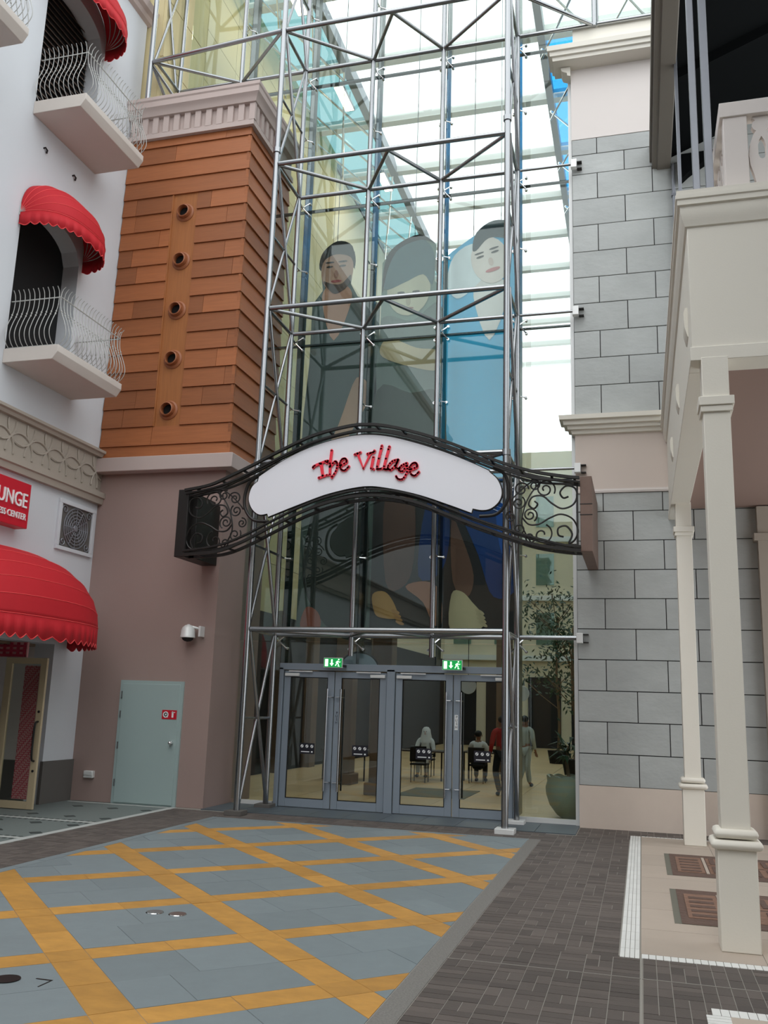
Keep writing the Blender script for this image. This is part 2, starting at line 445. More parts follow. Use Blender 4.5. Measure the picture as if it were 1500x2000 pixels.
# stamped rust coloured mats let into the porch floor
for y0 in (12.05, 9.40):
    MB().box(.245, 2.1, y0, y0 + 1.75, -.02, .004).build('stamped_edge', 'olive', floor, smooth=0)
    MB().box(.31, 2.09, y0 + .01, y0 + 1.74, -.02, .007).build('stamped_border', 'rust_dark', floor, smooth=0)
    MB().box(.38, .70, y0 + .28, y0 + 1.48, -.02, .012).build('stamped_panel', 'rust', floor, smooth=0)
    for a, b in ((.76, 1.3), (1.36, 2.0)):
        for c, d in ((.26, .86), (.92, 1.5)):
            MB().box(a, b, y0 + c, y0 + d, -.02, .010).build('stamped_panel', 'rust', floor, smooth=0)
    for c in (.26, .92):
        for q in range(7):
            MB().box(.80 + q * .16, .86 + q * .16, y0 + c + .04 + .02 * (q % 3), y0 + c + .52 - .03 * (q % 2), -.02, .017).build('stamped_ridge', 'rust_dark', floor, smooth=0)
    for q in range(5):
        MB().box(.42, .66, y0 + .34 + q * .22, y0 + .44 + q * .22, -.02, .016).build('stamped_ridge', 'beige_tile' if q == 9 else 'rust_dark', floor, smooth=0)
    MB().box(.71, .745, y0 + .24, y0 + 1.52, -.02, .014).build('stamped_bead', 'beige_tile', floor, smooth=0)

# mosaic floor along the left shop front
MB().box(-12.2, -7.99, 2, 15.19, -.05, -.001).build('mosaic_field', 'mosaic', floor, smooth=0)
for j in range(14):
    y0 = 4.2 + j * .78
    MB().box(-7.985, -7.87, y0 + .003, y0 + .777, -.05, .004).build('white_kerb_tile', 'mosaic_white', floor, smooth=0)
for j in range(3):
    MB().box(-10.0 + j * .68, -9.33 + j * .68, 15.0, 15.06, -.05, .004).build('white_kerb_tile', 'mosaic_white', floor, smooth=0)
for x in (-9.43, -8.75, -8.11):
    for y in (14.48, 13.24, 12.38, 11.5, 10.5, 9.6):
        MB().prism([(x - .11, y), (x, y - .11), (x + .11, y), (x, y + .11)], 'z', -.05, .003).build('dark_mosaic_diamond', 'mosaic_dark', floor, smooth=0)
for y in (12.76, 11.02):
    for i in range(18):
        x = -9.9 + i * .106
        MB().box(x + .004, x + .1, y - .05, y + .05, -.05, .003).build('mosaic_dash', 'mosaic_white', floor, smooth=0)
        MB().box(x + .004, x + .05, y + .07, y + .12, -.05, .003).build('mosaic_dash_dark', 'mosaic_dark', floor, smooth=0)
        MB().box(x + .004, x + .05, y - .12, y - .07, -.05, .003).build('mosaic_dash_dark', 'mosaic_dark', floor, smooth=0)

# ================================================================== LEFT BUILDING (white render)
wl = MB()
Y0, Y1, ZT = -16, 15.3, 17.3
OPEN = [(12.1, 13.82, 7.5, 10.35, .5), (12.1, 13.82, 12.15, 15.0, .5), (7.5, 9.2, 7.5, 10.35, .5), (7.5, 9.2, 12.15, 15.0, .5)]
def slab_y(y0, y1, zs): 
    for (a0, a1), (b0, b1) in zs:
        wl.hexa([(-10.5, y0, a0), (-10.1, y0, a0), (-10.1, y1, b0), (-10.5, y1, b0), (-10.5, y0, a1), (-10.1, y0, a1), (-10.1, y1, b1), (-10.5, y1, b1)])
slab_y(Y0, 7.5, [((2.75, ZT), (2.75, ZT))])
slab_y(9.2, 10.0, [((2.75, ZT), (2.75, ZT))])
slab_y(10.0, 12.1, [((2.75, ZT), (2.75, ZT))])
slab_y(13.82, 14.3, [((2.75, ZT), (2.75, ZT))])
slab_y(14.3, Y1, [((0, ZT), (0, ZT))])
def arch(y, a, b, zt, r):
    t = (2 * y - a - b) / (b - a); return zt - r + r * math.sqrt(max(0, 1 - t * t))
for a, b in ((12.1, 13.82), (7.5, 9.2)):
    n = 16
    for i in range(n):
        y0 = a + (b - a) * i / n; y1 = a + (b - a) * (i + 1) / n
        A = lambda y, zt: arch(y, a, b, zt, .5)
        slab_y(y0, y1, [((2.75, 7.5), (2.75, 7.5)), ((A(y0, 10.35), 12.15), (A(y1, 10.35), 12.15)), ((A(y0, 15.0), ZT), (A(y1, 15.0), ZT))])
wall_left = struct(wl.build('wall_left', 'white_wall', smooth=0))
MB().box(-14, -10.5, Y0, Y1, 2.75, ZT).build('building_core', 'dark', wall_left, smooth=0)
for a, b, z0, zt, r in OPEN:
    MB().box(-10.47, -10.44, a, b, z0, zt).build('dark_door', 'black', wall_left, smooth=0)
for i in range(22):       # brown louvres in the top opening
    z = 12.25 + i * .125
    MB().hexa([(-10.44, 12.12, z), (-10.38, 12.12, z - .05), (-10.38, 13.78, z - .05), (-10.44, 13.78, z), (-10.44, 12.12, z + .02), (-10.38, 12.12, z - .03), (-10.38, 13.78, z - .03), (-10.44, 13.78, z + .02)]).build('louvre_slat', 'slat', wall_left, smooth=0)
# crown, string courses and the band of interlaced rings
def run_y(prof, y0, y1, name, m, parent): return MB().prism(prof, 'y', y0, y1).build(name, m, parent, smooth=30)
run_y([(-10.1, 16.30), (-10.02, 16.34), (-9.98, 16.42), (-9.90, 16.46), (-9.86, 16.60), (-10.1, 16.60)], Y0, 15.36, 'crown_moulding', 'taupe', wall_left)
run_y([(-10.1, 6.40), (-10.0, 6.41), (-9.97, 6.46), (-9.93, 6.48), (-9.93, 6.53), (-10.1, 6.56)], Y0, 15.2, 'string_course', 'frieze', wall_left)
run_y([(-10.1, 5.50), (-10.0, 5.50), (-9.98, 5.60), (-9.95, 5.62), (-9.95, 5.72), (-10.1, 5.76)], Y0, 15.2, 'string_course', 'frieze', wall_left)
MB().box(-10.1, -10.07, Y0, 15.2, 5.7, 6.42).build('frieze_ground', 'frieze', wall_left, smooth=0)
def ring_arcs(yc, zc, r, lo, hi):
    mb = MB(); cur = []; n = 36
    for i in range(n + 1):
        t = 2 * PI * i / n - PI / 2 + .05; p = (-10.06, yc + r * math.cos(t), zc + r * math.sin(t))
        if lo < p[2] < hi and p[1] < 15.18: cur.append(p)
        else:
            if len(cur) > 1: mb.tube(cur, .021, 5)
            cur = []
    if len(cur) > 1: mb.tube(cur, .021, 5)
    return mb
for i in range(12):
    for dy, zc in ((0, 5.84), (0, 6.34)):
        mb = ring_arcs(9.7 + .5 * i, zc, .354, 5.77, 6.41)
        if mb.v: mb.build('relief_ring', 'frieze', wall_left)
# ground floor: dark plinth, shop recess
MB().box(-10.13, -10.07, 14.28, 15.2, 0, .72).build('plinth', 'plinth', wall_left, smooth=0)
MB().box(-12.2, -10.5, 14.3, 15.2, 0, 2.75).build('recess_jamb', 'pink_cream', wall_left, smooth=0)
MB().box(-11.62, -10.4, 14.27, 14.3, 0, .72).build('plinth', 'plinth', wall_left, smooth=0)
MB().box(-12.2, -12.1, 2, 14.3, 0, 2.75).build('recess_back', 'dark', wall_left, smooth=0)
MB().box(-12.1, -10.5, 2, 14.3, 2.70, 2.75).build('recess_ceiling', 'hall_brown', wall_left, smooth=0)
MB().box(-10.5, -10.1, -16, 6, 0, 2.75).build('ground_wall', 'white_wall', wall_left, smooth=0)
# red lattice light over the shop entrance
MB().box(-11.35, -10.15, 13.62, 13.66, 2.48, 2.74).build('fanlight_ground', 'lattice_pale', wall_left, smooth=0)
for i in range(9):
    x = -11.3 + i * .135
    MB().box(x, x + .05, 13.60, 13.63, 2.49, 2.73).build('lattice_bar', 'lattice_red', wall_left, smooth=0)
for z in (2.49, 2.57, 2.65):
    MB().box(-11.33, -10.17, 13.595, 13.62, z, z + .04).build('lattice_bar', 'lattice_red', wall_left, smooth=0)
# bits of fixing wire left in the wall
for y, z in ((12.45, 11.46), (13.33, 11.45)):
    MB().tube([(-10.12, y, z), (-10.07, y + .02, z + .02), (-10.06, y + .06, z - .01), (-10.08, y + .07, z - .06)], .018, 5).build('fixing_hook', 'iron', wall_left)

# ================================================================== MAUVE BLOCK WITH TIMBER BAY (behind)
wall_back = struct(MB().box(-10.1, -7.42, 15.2, 17.2, 0, 6.12).box(-10.1, -7.36, 15.1, 17.2, 6.3, 13.3).build('wall_back', 'mauve', smooth=0))
MB().box(-10.09, -7.2, 14.97, 17.2, 6.10, 6.38).build('ledge', 'taupe', wall_back, bevel=.012)
NX0, NX1, NZ0, NZ1 = -8.96, -8.40, 6.994, 11.92
def plank_x(x0, x1, z, h):
    g = .003
    MB().prism([(15.11, z + .004), (15.045, z + .004), (15.075, z + h), (15.11, z + h)], 'x', x0 + g, x1 - g).build('plank', 'wood', wall_back, smooth=0)
ZC = [6.38] + [6.615 + .379 * k for k in range(18)] + [13.25]
for z, zn in zip(ZC, ZC[1:]):
    CH = zn - z
    if NZ0 - .1 < z < NZ1 - .2: spans = [(-10.09, NX0), (NX1, -7.30)]
    else: spans = [(-10.09, -7.30)]
    for a, b in spans:
        cuts = [a, b]
        if b - a > 1.0 and random.random() < .7: cuts.insert(1, a + (b - a) * random.choice((.28, .4, .62, .8)))
        for p, q in zip(cuts, cuts[1:]): plank_x(p, q, z, CH)
    MB().prism([(-7.37, z + .004), (-7.29, z + .004), (-7.325, z + CH), (-7.37, z + CH)], 'y', 15.06, 17.2).build('plank', 'wood', wall_back, smooth=0)
MB().box(NX0, NX1, 15.085, 15.12, NZ0, NZ1 + .03).build('upright_board', 'wood_v', wall_back, smooth=0)
MB().box(NX0 - .005, NX0 + .025, 15.06, 15.11, NZ0, NZ1 + .02).build('upright_batten', 'wood_v', wall_back, smooth=0)
for z in (11.50, 10.44, 9.38, 8.35, 7.31):
    c = (-8.66, 15.10, z)
    MB().lathe([(.195, 0), (.195, -.03), (.165, -.055), (.14, -.05), (.135, -.13), (.118, -.14), (.112, -.13), (.112, -.02)], c, 28, 'y').build('timber_port', 'wood_dark', wall_back)
    MB().lathe([(.112, -.025), (.0005, -.026)], c, 24, 'y').build('port_hole', 'black', wall_back, smooth=0)
# cornice with fluted frieze
mitred([(-.12, 13.25), (.06, 13.25), (.06, 13.36), (.0, 13.38), (.0, 13.72), (.10, 13.74), (.12, 13.80), (.15, 13.86), (.19, 13.90), (.19, 14.02), (.21, 14.05), (.21, 14.12), (-.12, 14.14)], -10.09, -7.30, 15.05, 17.2, 1).build('cornice', 'taupe', wall_back, smooth=20)
MB().box(-10.0, -7.31, 15.06, 17.2, 13.9, 14.1).build('parapet_cap', 'taupe', wall_back, smooth=0)
for i in range(12):
    x = -10.02 + i * .243
    MB().box(x, x + .125, 14.985, 15.06, 13.36, 13.73).build('fluted_block', 'taupe', wall_back, smooth=0)
for i in range(5):
    y = 15.12 + i * .243
    MB().box(-7.31, -7.235, y, y + .125, 13.36, 13.73).build('fluted_block', 'taupe', wall_back, smooth=0)

# service door in the mauve wall
d3 = struct(MB().box(-9.22, -7.94, 15.165, 15.2, 0, 2.17).build('door_3', 'door_green', smooth=0))
MB().box(-9.16, -8.0, 15.15, 15.18, .02, 2.11).build('leaf', 'door_green', d3, bevel=.004)
kn = MB().cyl((-8.09, 15.15, 1.09), (-8.09, 15.10, 1.09), .035, 14).ball((-8.09, 15.08, 1.09), .035).build('door_knob', 'chrome', d3)
for z in (.3, .95, 1.5, 1.85):
    MB().cyl((-9.175, 15.155, z), (-9.175, 15.155, z + .12), .014, 8).build('hinge', 'steel', d3)
fs = MB().box(-8.32, -8.03, 15.143, 15.152, 1.50, 1.66).build('fire_notice', 'sign_red', d3, smooth=0)
MB().lathe([(.055, 0), (.055, -.004), (.035, -.004), (.035, 0)], (-8.245, 15.143, 1.58), 18, 'y').ball((-8.245, 15.141, 1.58), .018, .003, .018).box(-8.26, -8.2, 15.138, 15.143, 1.53, 1.545).build('hose_symbol', 'letter_white', fs)
MB().box(-8.125, -8.09, 15.139, 15.143, 1.53, 1.61).box(-8.13, -8.06, 15.139, 15.143, 1.615, 1.628).box(-8.12, -8.105, 15.139, 15.143, 1.61, 1.64).build('extinguisher_symbol', 'letter_white', fs, smooth=0)

# ================================================================== SLATE WING (right)
wall_right = struct(MB().box(-1.03, 5.5, 16.11, 16.7, 0, 14.3).build('wall_right', 'joint', smooth=0))
MB().box(-1.03, 5.5, 16.07, 16.2, 0, .675).build('base_course', 'cream_base', wall_right, smooth=0)
MB().box(-1.03, 5.5, 16.07, 16.2, 5.70, 6.72).build('render_band', 'band', wall_right, smooth=0)
MB().prism([(16.2, 5.645), (16.05, 5.645), (16.04, 5.68), (16.055, 5.69), (16.055, 5.715), (16.2, 5.72)], 'x', -1.03, 5.5).build('string_course', 'pink_cream', wall_right, smooth=0)
MB().box(-1.03, 5.5, 16.07, 16.2, 12.65, 14.28).build('render_band', 'pink_cream', wall_right, smooth=0)
def courses(zs, odd0):
    for i, (zt, zb) in enumerate(zip(zs, zs[1:])):
        xs = [-1.03] + [(-.56 if (i + odd0) % 2 == 0 else -.06) + 1.0 * k for k in range(7)]
        for a, b in zip(xs, xs[1:]):
            y = 16.075 + random.uniform(-.003, .003)
            MB().box(a + .007, min(b, 5.5) - .007, y, 16.13, zb + .007, zt - .007).build('stone_panel', 'slate', wall_right, bevel=.004)
courses([12.65, 12.31, 11.90, 11.37, 10.83, 10.29, 9.77, 9.25, 8.70, 8.18, 7.65, 7.04], 0)
courses([5.645, 5.31, 4.79, 4.28, 3.78, 3.26, 2.74, 2.22, 1.71, 1.19, .675], 0)
def moulding(prof, x0, x1, xl, name, m):
    """profile (out, z) along the front y=16.07 with a return along the left end"""
    front = [(16.07 - o, z) for o, z in prof]; MB().prism(front, 'x', xl, x1).build(name, m, wall_right, smooth=20)
mitred([(0, 6.72), (.05, 6.73), (.07, 6.79), (.12, 6.80), (.13, 6.86), (.19, 6.87), (.20, 6.94), (.26, 6.95), (.27, 7.03), (0, 7.05)], 5.5, -1.03, 16.07, 16.28, -1).build('middle_cornice', 'cream', wall_right, smooth=20)
mitred([(0, 14.18), (.05, 14.19), (.32, 14.20), (.33, 14.27), (.37, 14.28), (.38, 14.36), (.42, 14.37), (.43, 14.47), (0, 14.50)], 5.5, -1.03, 16.07, 16.28, -1).build('top_cornice', 'cream', wall_right, smooth=20)
MB().prism([(-1.03, 13.98), (-1.09, 14.0), (-1.10, 14.06), (-1.19, 14.10), (-1.22, 14.18), (-1.03, 14.18)], 'y', 15.95, 16.28).build('top_cornice_return', 'cream', wall_right, smooth=20)
MB().box(-.98, 5.5, 16.0, 17.4, 14.45, 15.05).build('parapet', 'cream', wall_right, smooth=0)
MB().box(1.92, 2.5, 15.9, 16.1, 0, 5.3).box(1.86, 2.56, 15.86, 16.1, 4.72, 4.84).build('pilaster', 'frieze', wall_right, smooth=0)
# metal edge trim between glass and stone
tr = struct(MB().box(-1.10, -1.03, 16.2, 16.34, 0, 14.3).build('trim_1', 'alu_white', smooth=0))

# ================================================================== CURTAIN WALL
LV = [3.09, 6.08, 9.06, 12.06, 15.04, 18.03]
win = struct(MB().box(-7.3, -6.56, 16.26, 16.34, 0, .08).box(-2.06, -1.1, 16.26, 16.34, .0, .09).build('window_1', 'alu_white', smooth=0))
def pane(x0, x1, z0, z1):
    MB().box(x0 + .008, x1 - .008, 16.295, 16.307, z0 + .008, z1 - .008).build('pane', 'glass', win, smooth=0)
XB = [-9.56, -8.06, -6.56, -5.06, -3.56, -2.06]
for a, b in zip(XB, XB[1:]):
    for z0, z1 in zip([3.0] + LV[1:], LV[1:] + [21.0]):
        if b < -7 and z1 < 13: continue
        z0_ = z0 if z0 > 3.05 else 3.09
        pane(a, b, z0_ - .1, z1 - .1)
pane(-7.40, -6.56, .08, 2.99); pane(-7.40, -6.56, 2.99, 5.98); pane(-7.40, -6.56, 5.98, 8.96); pane(-7.4, -6.56, 8.96, 11.96)
for a, b in zip(XB[2:], XB[3:]): pane(a, b, 2.58, 2.99)
for z0, z1 in zip([.09, 2.99, 5.98, 8.96, 11.96], [2.99, 5.98, 8.96, 11.96, 14.2]): pane(-2.06, -1.10, z0, z1)
for a, b in ((-2.06, -.56), (-.56, .94), (.94, 2.44)):
    pane(a, b, 15.05, 18.0); pane(a, b, 18.0, 21.0)
pane(-2.06, -1.46, 14.2, 15.05)
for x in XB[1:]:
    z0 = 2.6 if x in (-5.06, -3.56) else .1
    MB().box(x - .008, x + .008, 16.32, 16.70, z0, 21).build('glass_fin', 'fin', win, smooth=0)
for z in LV[1:]:  # dark strips along the pane joints, also strengthening the chords' faint reflection
    MB().box(-9.6 if z > 14 else -7.36, -2.06, 16.32, 16.40, z - .115, z - .085).build('transom_reflection', 'fin', win, smooth=0)
    MB().box(-2.06, -1.1 if z < 14 else 2.4, 16.32, 16.40, z - .11, z - .09).build('transom_reflection', 'fin', win, smooth=0)

# ================================================================== STEEL TRUSS
truss = thing('steel_truss', (-4.3, 15.3, 0), 'tall silver tubular steel truss standing in front of the glass wall', 'truss')
FY, BY, FA_ = 14.70, 15.95, 14.93
def tb(p, q, r, name): MB().cyl(p, q, r, 12).build(name, 'steel', truss)
ZTOP = 20.5
FX = [-9.68, -6.56, -2.075]
for x in FX:
    z0 = 14.1 if x < -9 else .06
    FA = 14.93 if x < -9 else FY
    tb((x, FA, z0), (x, FA, ZTOP), .055, 'front_post')
for x in (-9.56, -8.06):
    tb((x, BY, 14.2), (x, BY, ZTOP), .048, 'back_post')
for x in (-6.56, -2.055): tb((x, BY, .05), (x, BY, ZTOP), .05, 'back_post')
for x in (-5.06, -3.56): tb((x, BY, 2.72), (x, BY, ZTOP), .048, 'back_post')
tb((-.56, BY, 15.0), (-.56, BY, ZTOP), .048, 'back_post')
MB().cyl((-.50, BY + .1, 15.0), (-.50, BY + .1, ZTOP), .02, 8).build('tie_rod', 'steel', truss)
for x in (-6.56, -2.075):   # sleeve joints
    for z in (6.02, 12.30):
        MB().cyl((x, FY, z), (x, FY, z + .10), .075, 14).build('sleeve', 'steel', truss)
for z in LV:
    tb((-6.50, FY, z), (-2.12, FY, z), .046, 'front_chord')
    for a, b in zip(XB[2:], XB[3:]): tb((a + .05, BY, z), (b - .05, BY, z), .042, 'back_chord')
    m = (-6.56 - 2.075) / 2
    for p, q in (((-6.53, FY + .04), (-5.08, BY - .04)), ((m, FY + .03), (-5.03, BY - .04)), ((m, FY + .03), (-3.59, BY - .04)), ((-2.10, FY + .04), (-3.53, BY - .04))):
        tb((p[0], p[1], z), (q[0], q[1], z), .036, 'brace')
    if z > 14:
        tb((-9.62, FA_, z), (-6.62, FY, z), .046, 'front_chord')
        for a, b in ((-9.56, -8.06), (-8.06, -6.56)): tb((a + .05, BY, z), (b - .05, BY, z), .042, 'back_chord')
        tb((-9.64, FA_, z), (-8.09, BY, z), .036, 'brace'); tb((-6.6, FY, z), (-8.03, BY, z), .036, 'brace')
        tb((-2.03, FY, z), (-.59, BY, z), .040, 'brace'); tb((-2.0, BY, z), (-.6, BY, z), .042, 'back_chord')
        tb((-.5, BY, z), (.94, BY, z), .042, 'back_chord')
    for x in (-6.56, -2.065) + ((-9.56,) if z > 14 else ()):
        tb((x, (FA_ if x < -9 else FY) + .05, z), (x, BY - .05, z), .034, 'side_strut')
    # struts to the slate wing, with a clamp bracket
    if z < 14:
        tb((-2.0, BY, z), (-1.02, BY, z), .026 if z > 4 else .04, 'wall_strut')
        br = MB().box(-1.04, -.93, BY - .05, BY + .06, z - .085, z + .085).build('wall_bracket', 'alu_white', truss, bevel=.006)
        MB().box(-.93, -.84, BY + .03, 16.12, z + .06, z + .075).box(-.93, -.84, BY + .03, 16.12, z - .075, z - .06).box(-.945, -.93, BY - .03, BY + .1, z - .07, z + .07).build('clamp', 'iron', br, smooth=0)
ZS = [.06] + LV + [ZTOP]
for x in (-6.56, -2.065, -9.62):
    for i, (z0, z1) in enumerate(zip(ZS, ZS[1:])):
        if x < -9:
            if z0 > 15:
                tb((x, FA_ + .03, z0), (x, BY - .03, z1), .028, 'side_diagonal'); tb((x, FA_ + .03, z1), (x, BY - .03, z0), .032, 'side_diagonal')
            continue
        tb((x, FY + .03, z0), (x, BY - .03, z1), .028, 'side_diagonal'); tb((x + .03, FY + .03, z1), (x + .03, BY - .03, z0), .032, 'side_diagonal')
        zm = (z0 + z1) / 2
        tb((x, FY + .05, zm), (x, BY - .05, zm), .024, 'side_strut')
for x in (-6.57, -2.065):
    for y in (FY, BY):
        w = .15
        MB().box(x - w, x + w, y - .14, y + .14, .0, .08 if y == FY else .07).build('plinth', 'alu_white' if x > -3 else 'plinth', truss, bevel=.006)
# four-armed and single-armed glass fittings
def star(x, z):
    mb = MB().cyl((x, BY + .03, z - .06), (x, 16.16, z - .10), .020, 8)
    for sx in (-1, 1):
        for sz in (-1, 1):
            e = (x + sx * .13, 16.24, z - .10 + sz * .13)
            mb.cyl((x, 16.16, z - .10), e, .013, 6).cyl(e, (e[0], 16.30, e[2]), .026, 10)
    return mb
def single(x, z):
    mb = MB().cyl((x, BY + .03, z), (x + .02, 16.15, z - .02), .016, 8)
    for sx in (-1, 1):
        e = (x + sx * .12, 16.24, z - .02)
        mb.cyl((x, 16.15, z - .02), e, .012, 6).cyl(e, (e[0], 16.30, e[2]), .026, 10)
    return mb
for e in ((-9.56, BY - .03, 14.2), (-9.15, BY, 14.16)): tb((-9.66, FA_ + .03, 15.0), e, .032, 'side_diagonal')
sp = {}
for x in (-6.56, -5.06, -3.56, -2.055, -8.06):
    for i, z in enumerate(LV):
        for kind, zz in (('s', z), ('h', (z + LV[i + 1]) / 2 if i + 1 < len(LV) else 19.4)):
            if x < -7 and zz < 14.5: continue
            if kind not in sp:
                sp[kind] = ((star if kind == 's' else single)(x, zz).build('glass_fitting', 'chrome', truss), x, zz)
            else:
                o, x0, z0 = sp[kind]; share(o, 'glass_fitting', truss, (x - x0, 0, zz - z0))

# ================================================================== ENTRANCE DOORS
def double_door(n, xa, xb, handles, mids):
    d = struct(MB().box(xa - .08, xb + .08, 16.14, 16.34, 2.46, 2.58).box(xa - .08, xa, 16.14, 16.34, .012, 2.5).box(xb, xb + .08, 16.14, 16.34, .012, 2.5).build('door_%d' % n, 'alu', smooth=0, bevel=.006))
    mid = (xa + xb) / 2
    for k, (a, b) in enumerate(((xa + .012, mid - .008), (mid + .008, xb - .012))):
        s = .125; gx0, gx1 = a + s, b - s; y0, y1 = 16.18, 16.24
        lf = MB().box(a, gx0, y0, y1, .02, 2.44).box(gx1, b, y0, y1, .02, 2.44).box(gx0, gx1, y0, y1, .02, .17).box(gx0, gx1, y0, y1, 2.33, 2.44).build('leaf_frame', 'alu', d, bevel=.004)
        MB().box(gx0, gx1, 16.205, 16.215, .17, 2.33).build('glass', 'door_glass', lf, smooth=0)
        g = .012
        MB().box(gx0, gx0 + g, y0 - .002, 16.2, .17, 2.33).box(gx1 - g, gx1, y0 - .002, 16.2, .17, 2.33).box(gx0, gx1, y0 - .002, 16.2, .17, .17 + g).box(gx0, gx1, y0 - .002, 16.2, 2.33 - g, 2.33).build('gasket', 'black', lf, smooth=0)
        hx = handles[k]
        for yy, nm in ((16.10, 'pull_handle'), (16.32, 'inner_pull_handle')):
            mb = MB().cyl((hx, yy, .33), (hx, yy, 2.13), .017, 10)
            for z in (.48, 1.98): mb.cyl((hx, min(yy, 16.19), z), (hx, max(yy, 16.23), z), .010, 8).cyl((hx, yy, z), (hx + (.09 if k == 0 else -.09), yy, z), .010, 8).cyl((hx + (.09 if k == 0 else -.09), min(yy, 16.2), z), (hx + (.09 if k == 0 else -.09), max(yy, 16.2), z), .010, 8)
            mb.build(nm, 'steel' if yy < 16.2 else 'iron', lf)
        # closer box and arm at the hinge side
        if k == 0: c0, c1, r0, r1 = a + .02, a + .30, a + .10, a + .56
        else: c0, c1, r0, r1 = b - .30, b - .02, b - .56, b - .10
        MB().box(c0, c1, 16.13, 16.18, 2.345, 2.40).build('door_closer', 'alu_white', lf, bevel=.006)
        MB().box(r0, r1, 16.12, 16.14, 2.425, 2.445).build('closer_arm', 'alu_white', lf, smooth=0)
        cx = mids[k]
        MB().box(cx - .145, cx + .145, 16.2, 16.204, .955, 1.145).build('notice_sticker', 'plate', lf, smooth=0)
        mb = MB()
        for q in (-1, 0, 1):
            mb.lathe([(.028, 0), (.028, -.002), (.0005, -.002)], (cx + q * .095, 16.2, 1.09), 16, 'y')
        mb.box(cx - .11, cx + .05, 16.197, 16.2, .985, 1.0).box(cx + .085, cx + .115, 16.197, 16.2, .98, 1.005)
        mb.build('notice_symbols', 'letter_white', lf, smooth=0)
        mb = MB()
        for q in (-1, 0, 1):
            x = cx + q * .095; mb.hexa([(x - .018, 16.195, 1.075), (x - .012, 16.195, 1.069), (x - .012, 16.197, 1.069), (x - .018, 16.197, 1.075), (x + .012, 16.195, 1.111), (x + .018, 16.195, 1.105), (x + .018, 16.197, 1.105), (x + .012, 16.197, 1.111)])
        mb.build('notice_bars', 'plate', lf, smooth=0)
        if k == 1:
            px = a + .055
            if n == 2: MB().box(px - .03, px + .03, 16.176, 16.18, 1.48, 1.74).build('push_label', 'letter_white', lf, smooth=0)
            mb = MB()
            for i, ch in enumerate('PUSH'):
                t = text_pts(ch, .062, .001, lambda v, i=i: (v.x + px + .022, 16.174 - v.z, 1.682 - i * .058 + v.y)); mb.add(t.v, t.f)
            mb.build('push_lettering', 'plate', lf, smooth=0)
    return d
double_door(1, -6.42, -4.42, (-5.53, -5.27), (-5.91, -4.90))
double_door(2, -4.27, -2.14, (-3.32, -3.05), (-3.72, -2.68))

# exit signs on the lintel
def exit_sign(xc, label):
    e = thing('exit_sign', (xc, 16.0, 2.5), label, 'sign', 'green exit signs over the glass doors')
    MB().box(xc - .18, xc + .18, 15.97, 16.02, 2.505, 2.685).build('housing', 'alu_white', e, bevel=.004)
    MB().box(xc - .17, xc + .17, 15.965, 15.97, 2.515, 2.675).build('green_face', 'exit_green', e, smooth=0)
    y = 15.962
    def q(pl, nm): MB().prism([(xc + a, 2.595 + b) for a, b in pl], 'y', y, y + .003).build(nm, 'exit_white', e, smooth=0)
    q([(-.15, -.065), (-.09, -.065), (-.09, .065), (-.15, .065)], 'door_symbol')
    q([(-.035, .06), (-.035, -.01), (-.06, -.01), (-.02, -.06), (.02, -.01), (-.005, -.01), (-.005, .06)], 'arrow_symbol')
    man = MB().tube([(xc + .10, y, 2.63), (xc + .085, y, 2.59)], .014, 6).tube([(xc + .085, y, 2.59), (xc + .065, y, 2.565), (xc + .05, y, 2.54)], .009, 6)
    man.tube([(xc + .085, y, 2.59), (xc + .11, y, 2.57), (xc + .105, y, 2.535), (xc + .13, y, 2.535)], .009, 6)
    man.tube([(xc + .10, y, 2.625), (xc + .075, y, 2.615), (xc + .06, y, 2.595)], .007, 6).tube([(xc + .10, y, 2.625), (xc + .125, y, 2.605), (xc + .145, y, 2.615)], .007, 6)
    man.ball((xc + .112, y, 2.653), .013); man.build('running_figure_symbol', 'exit_white', e)
    MB().box(xc + .185, xc + .21, 15.99, 16.16, 2.52, 2.56).build('bracket', 'iron', e, smooth=0)
    return e
exit_sign(-5.40, 'green lit exit sign over the pair of glass doors beside the mauve wall')
exit_sign(-3.19, 'green lit exit sign over the pair of glass doors beside the slate wall')

# ================================================================== ARCHWAY SIGN "The Village"
arch_s = thing('archway_sign', (-4.22, 14.15, 4.3), 'white arched sign panel with red lettering in a black wrought iron frame', 'sign')
top = [Vector((a, b, 0)) for a, b in ((-6.25, 5.655), (-5.77, 5.95), (-5.25, 6.165), (-4.73, 6.285), (-4.36, 6.31), (-3.95, 6.26), (-3.45, 6.115), (-2.95, 5.93), (-2.56, 5.755), (-2.27, 5.61))]
def sp2(p, k=6): return [(v.x, v.y) for v in spline([(a, b, 0) for a, b in p], k)]
T = sp2([(v.x, v.y) for v in top])
RL = sp2([(-2.25, 5.575), (-2.14, 5.47), (-2.075, 5.33), (-2.065, 5.2), (-2.12, 5.08), (-2.24, 4.985), (-2.38, 4.965), (-2.525, 4.995)], 4)
Bt = sp2([(-2.545, 4.925), (-2.93, 5.075), (-3.42, 5.25), (-3.93, 5.375), (-4.36, 5.42), (-4.95, 5.32), (-5.46, 5.155), (-6.04, 4.945)], 6)
LL = sp2([(-6.06, 5.0), (-6.2, 4.985), (-6.33, 5.07), (-6.41, 5.22), (-6.41, 5.36), (-6.36, 5.49), (-6.27, 5.57)], 4)
OUT = T + RL + Bt + LL
MB().prism(OUT, 'y', 14.10, 14.16).build('panel', 'sign_white', arch_s, smooth=0)
MB().tube([(x, 14.13, z) for x, z in OUT], .022, 6, True).build('panel_rim', 'iron', arch_s)
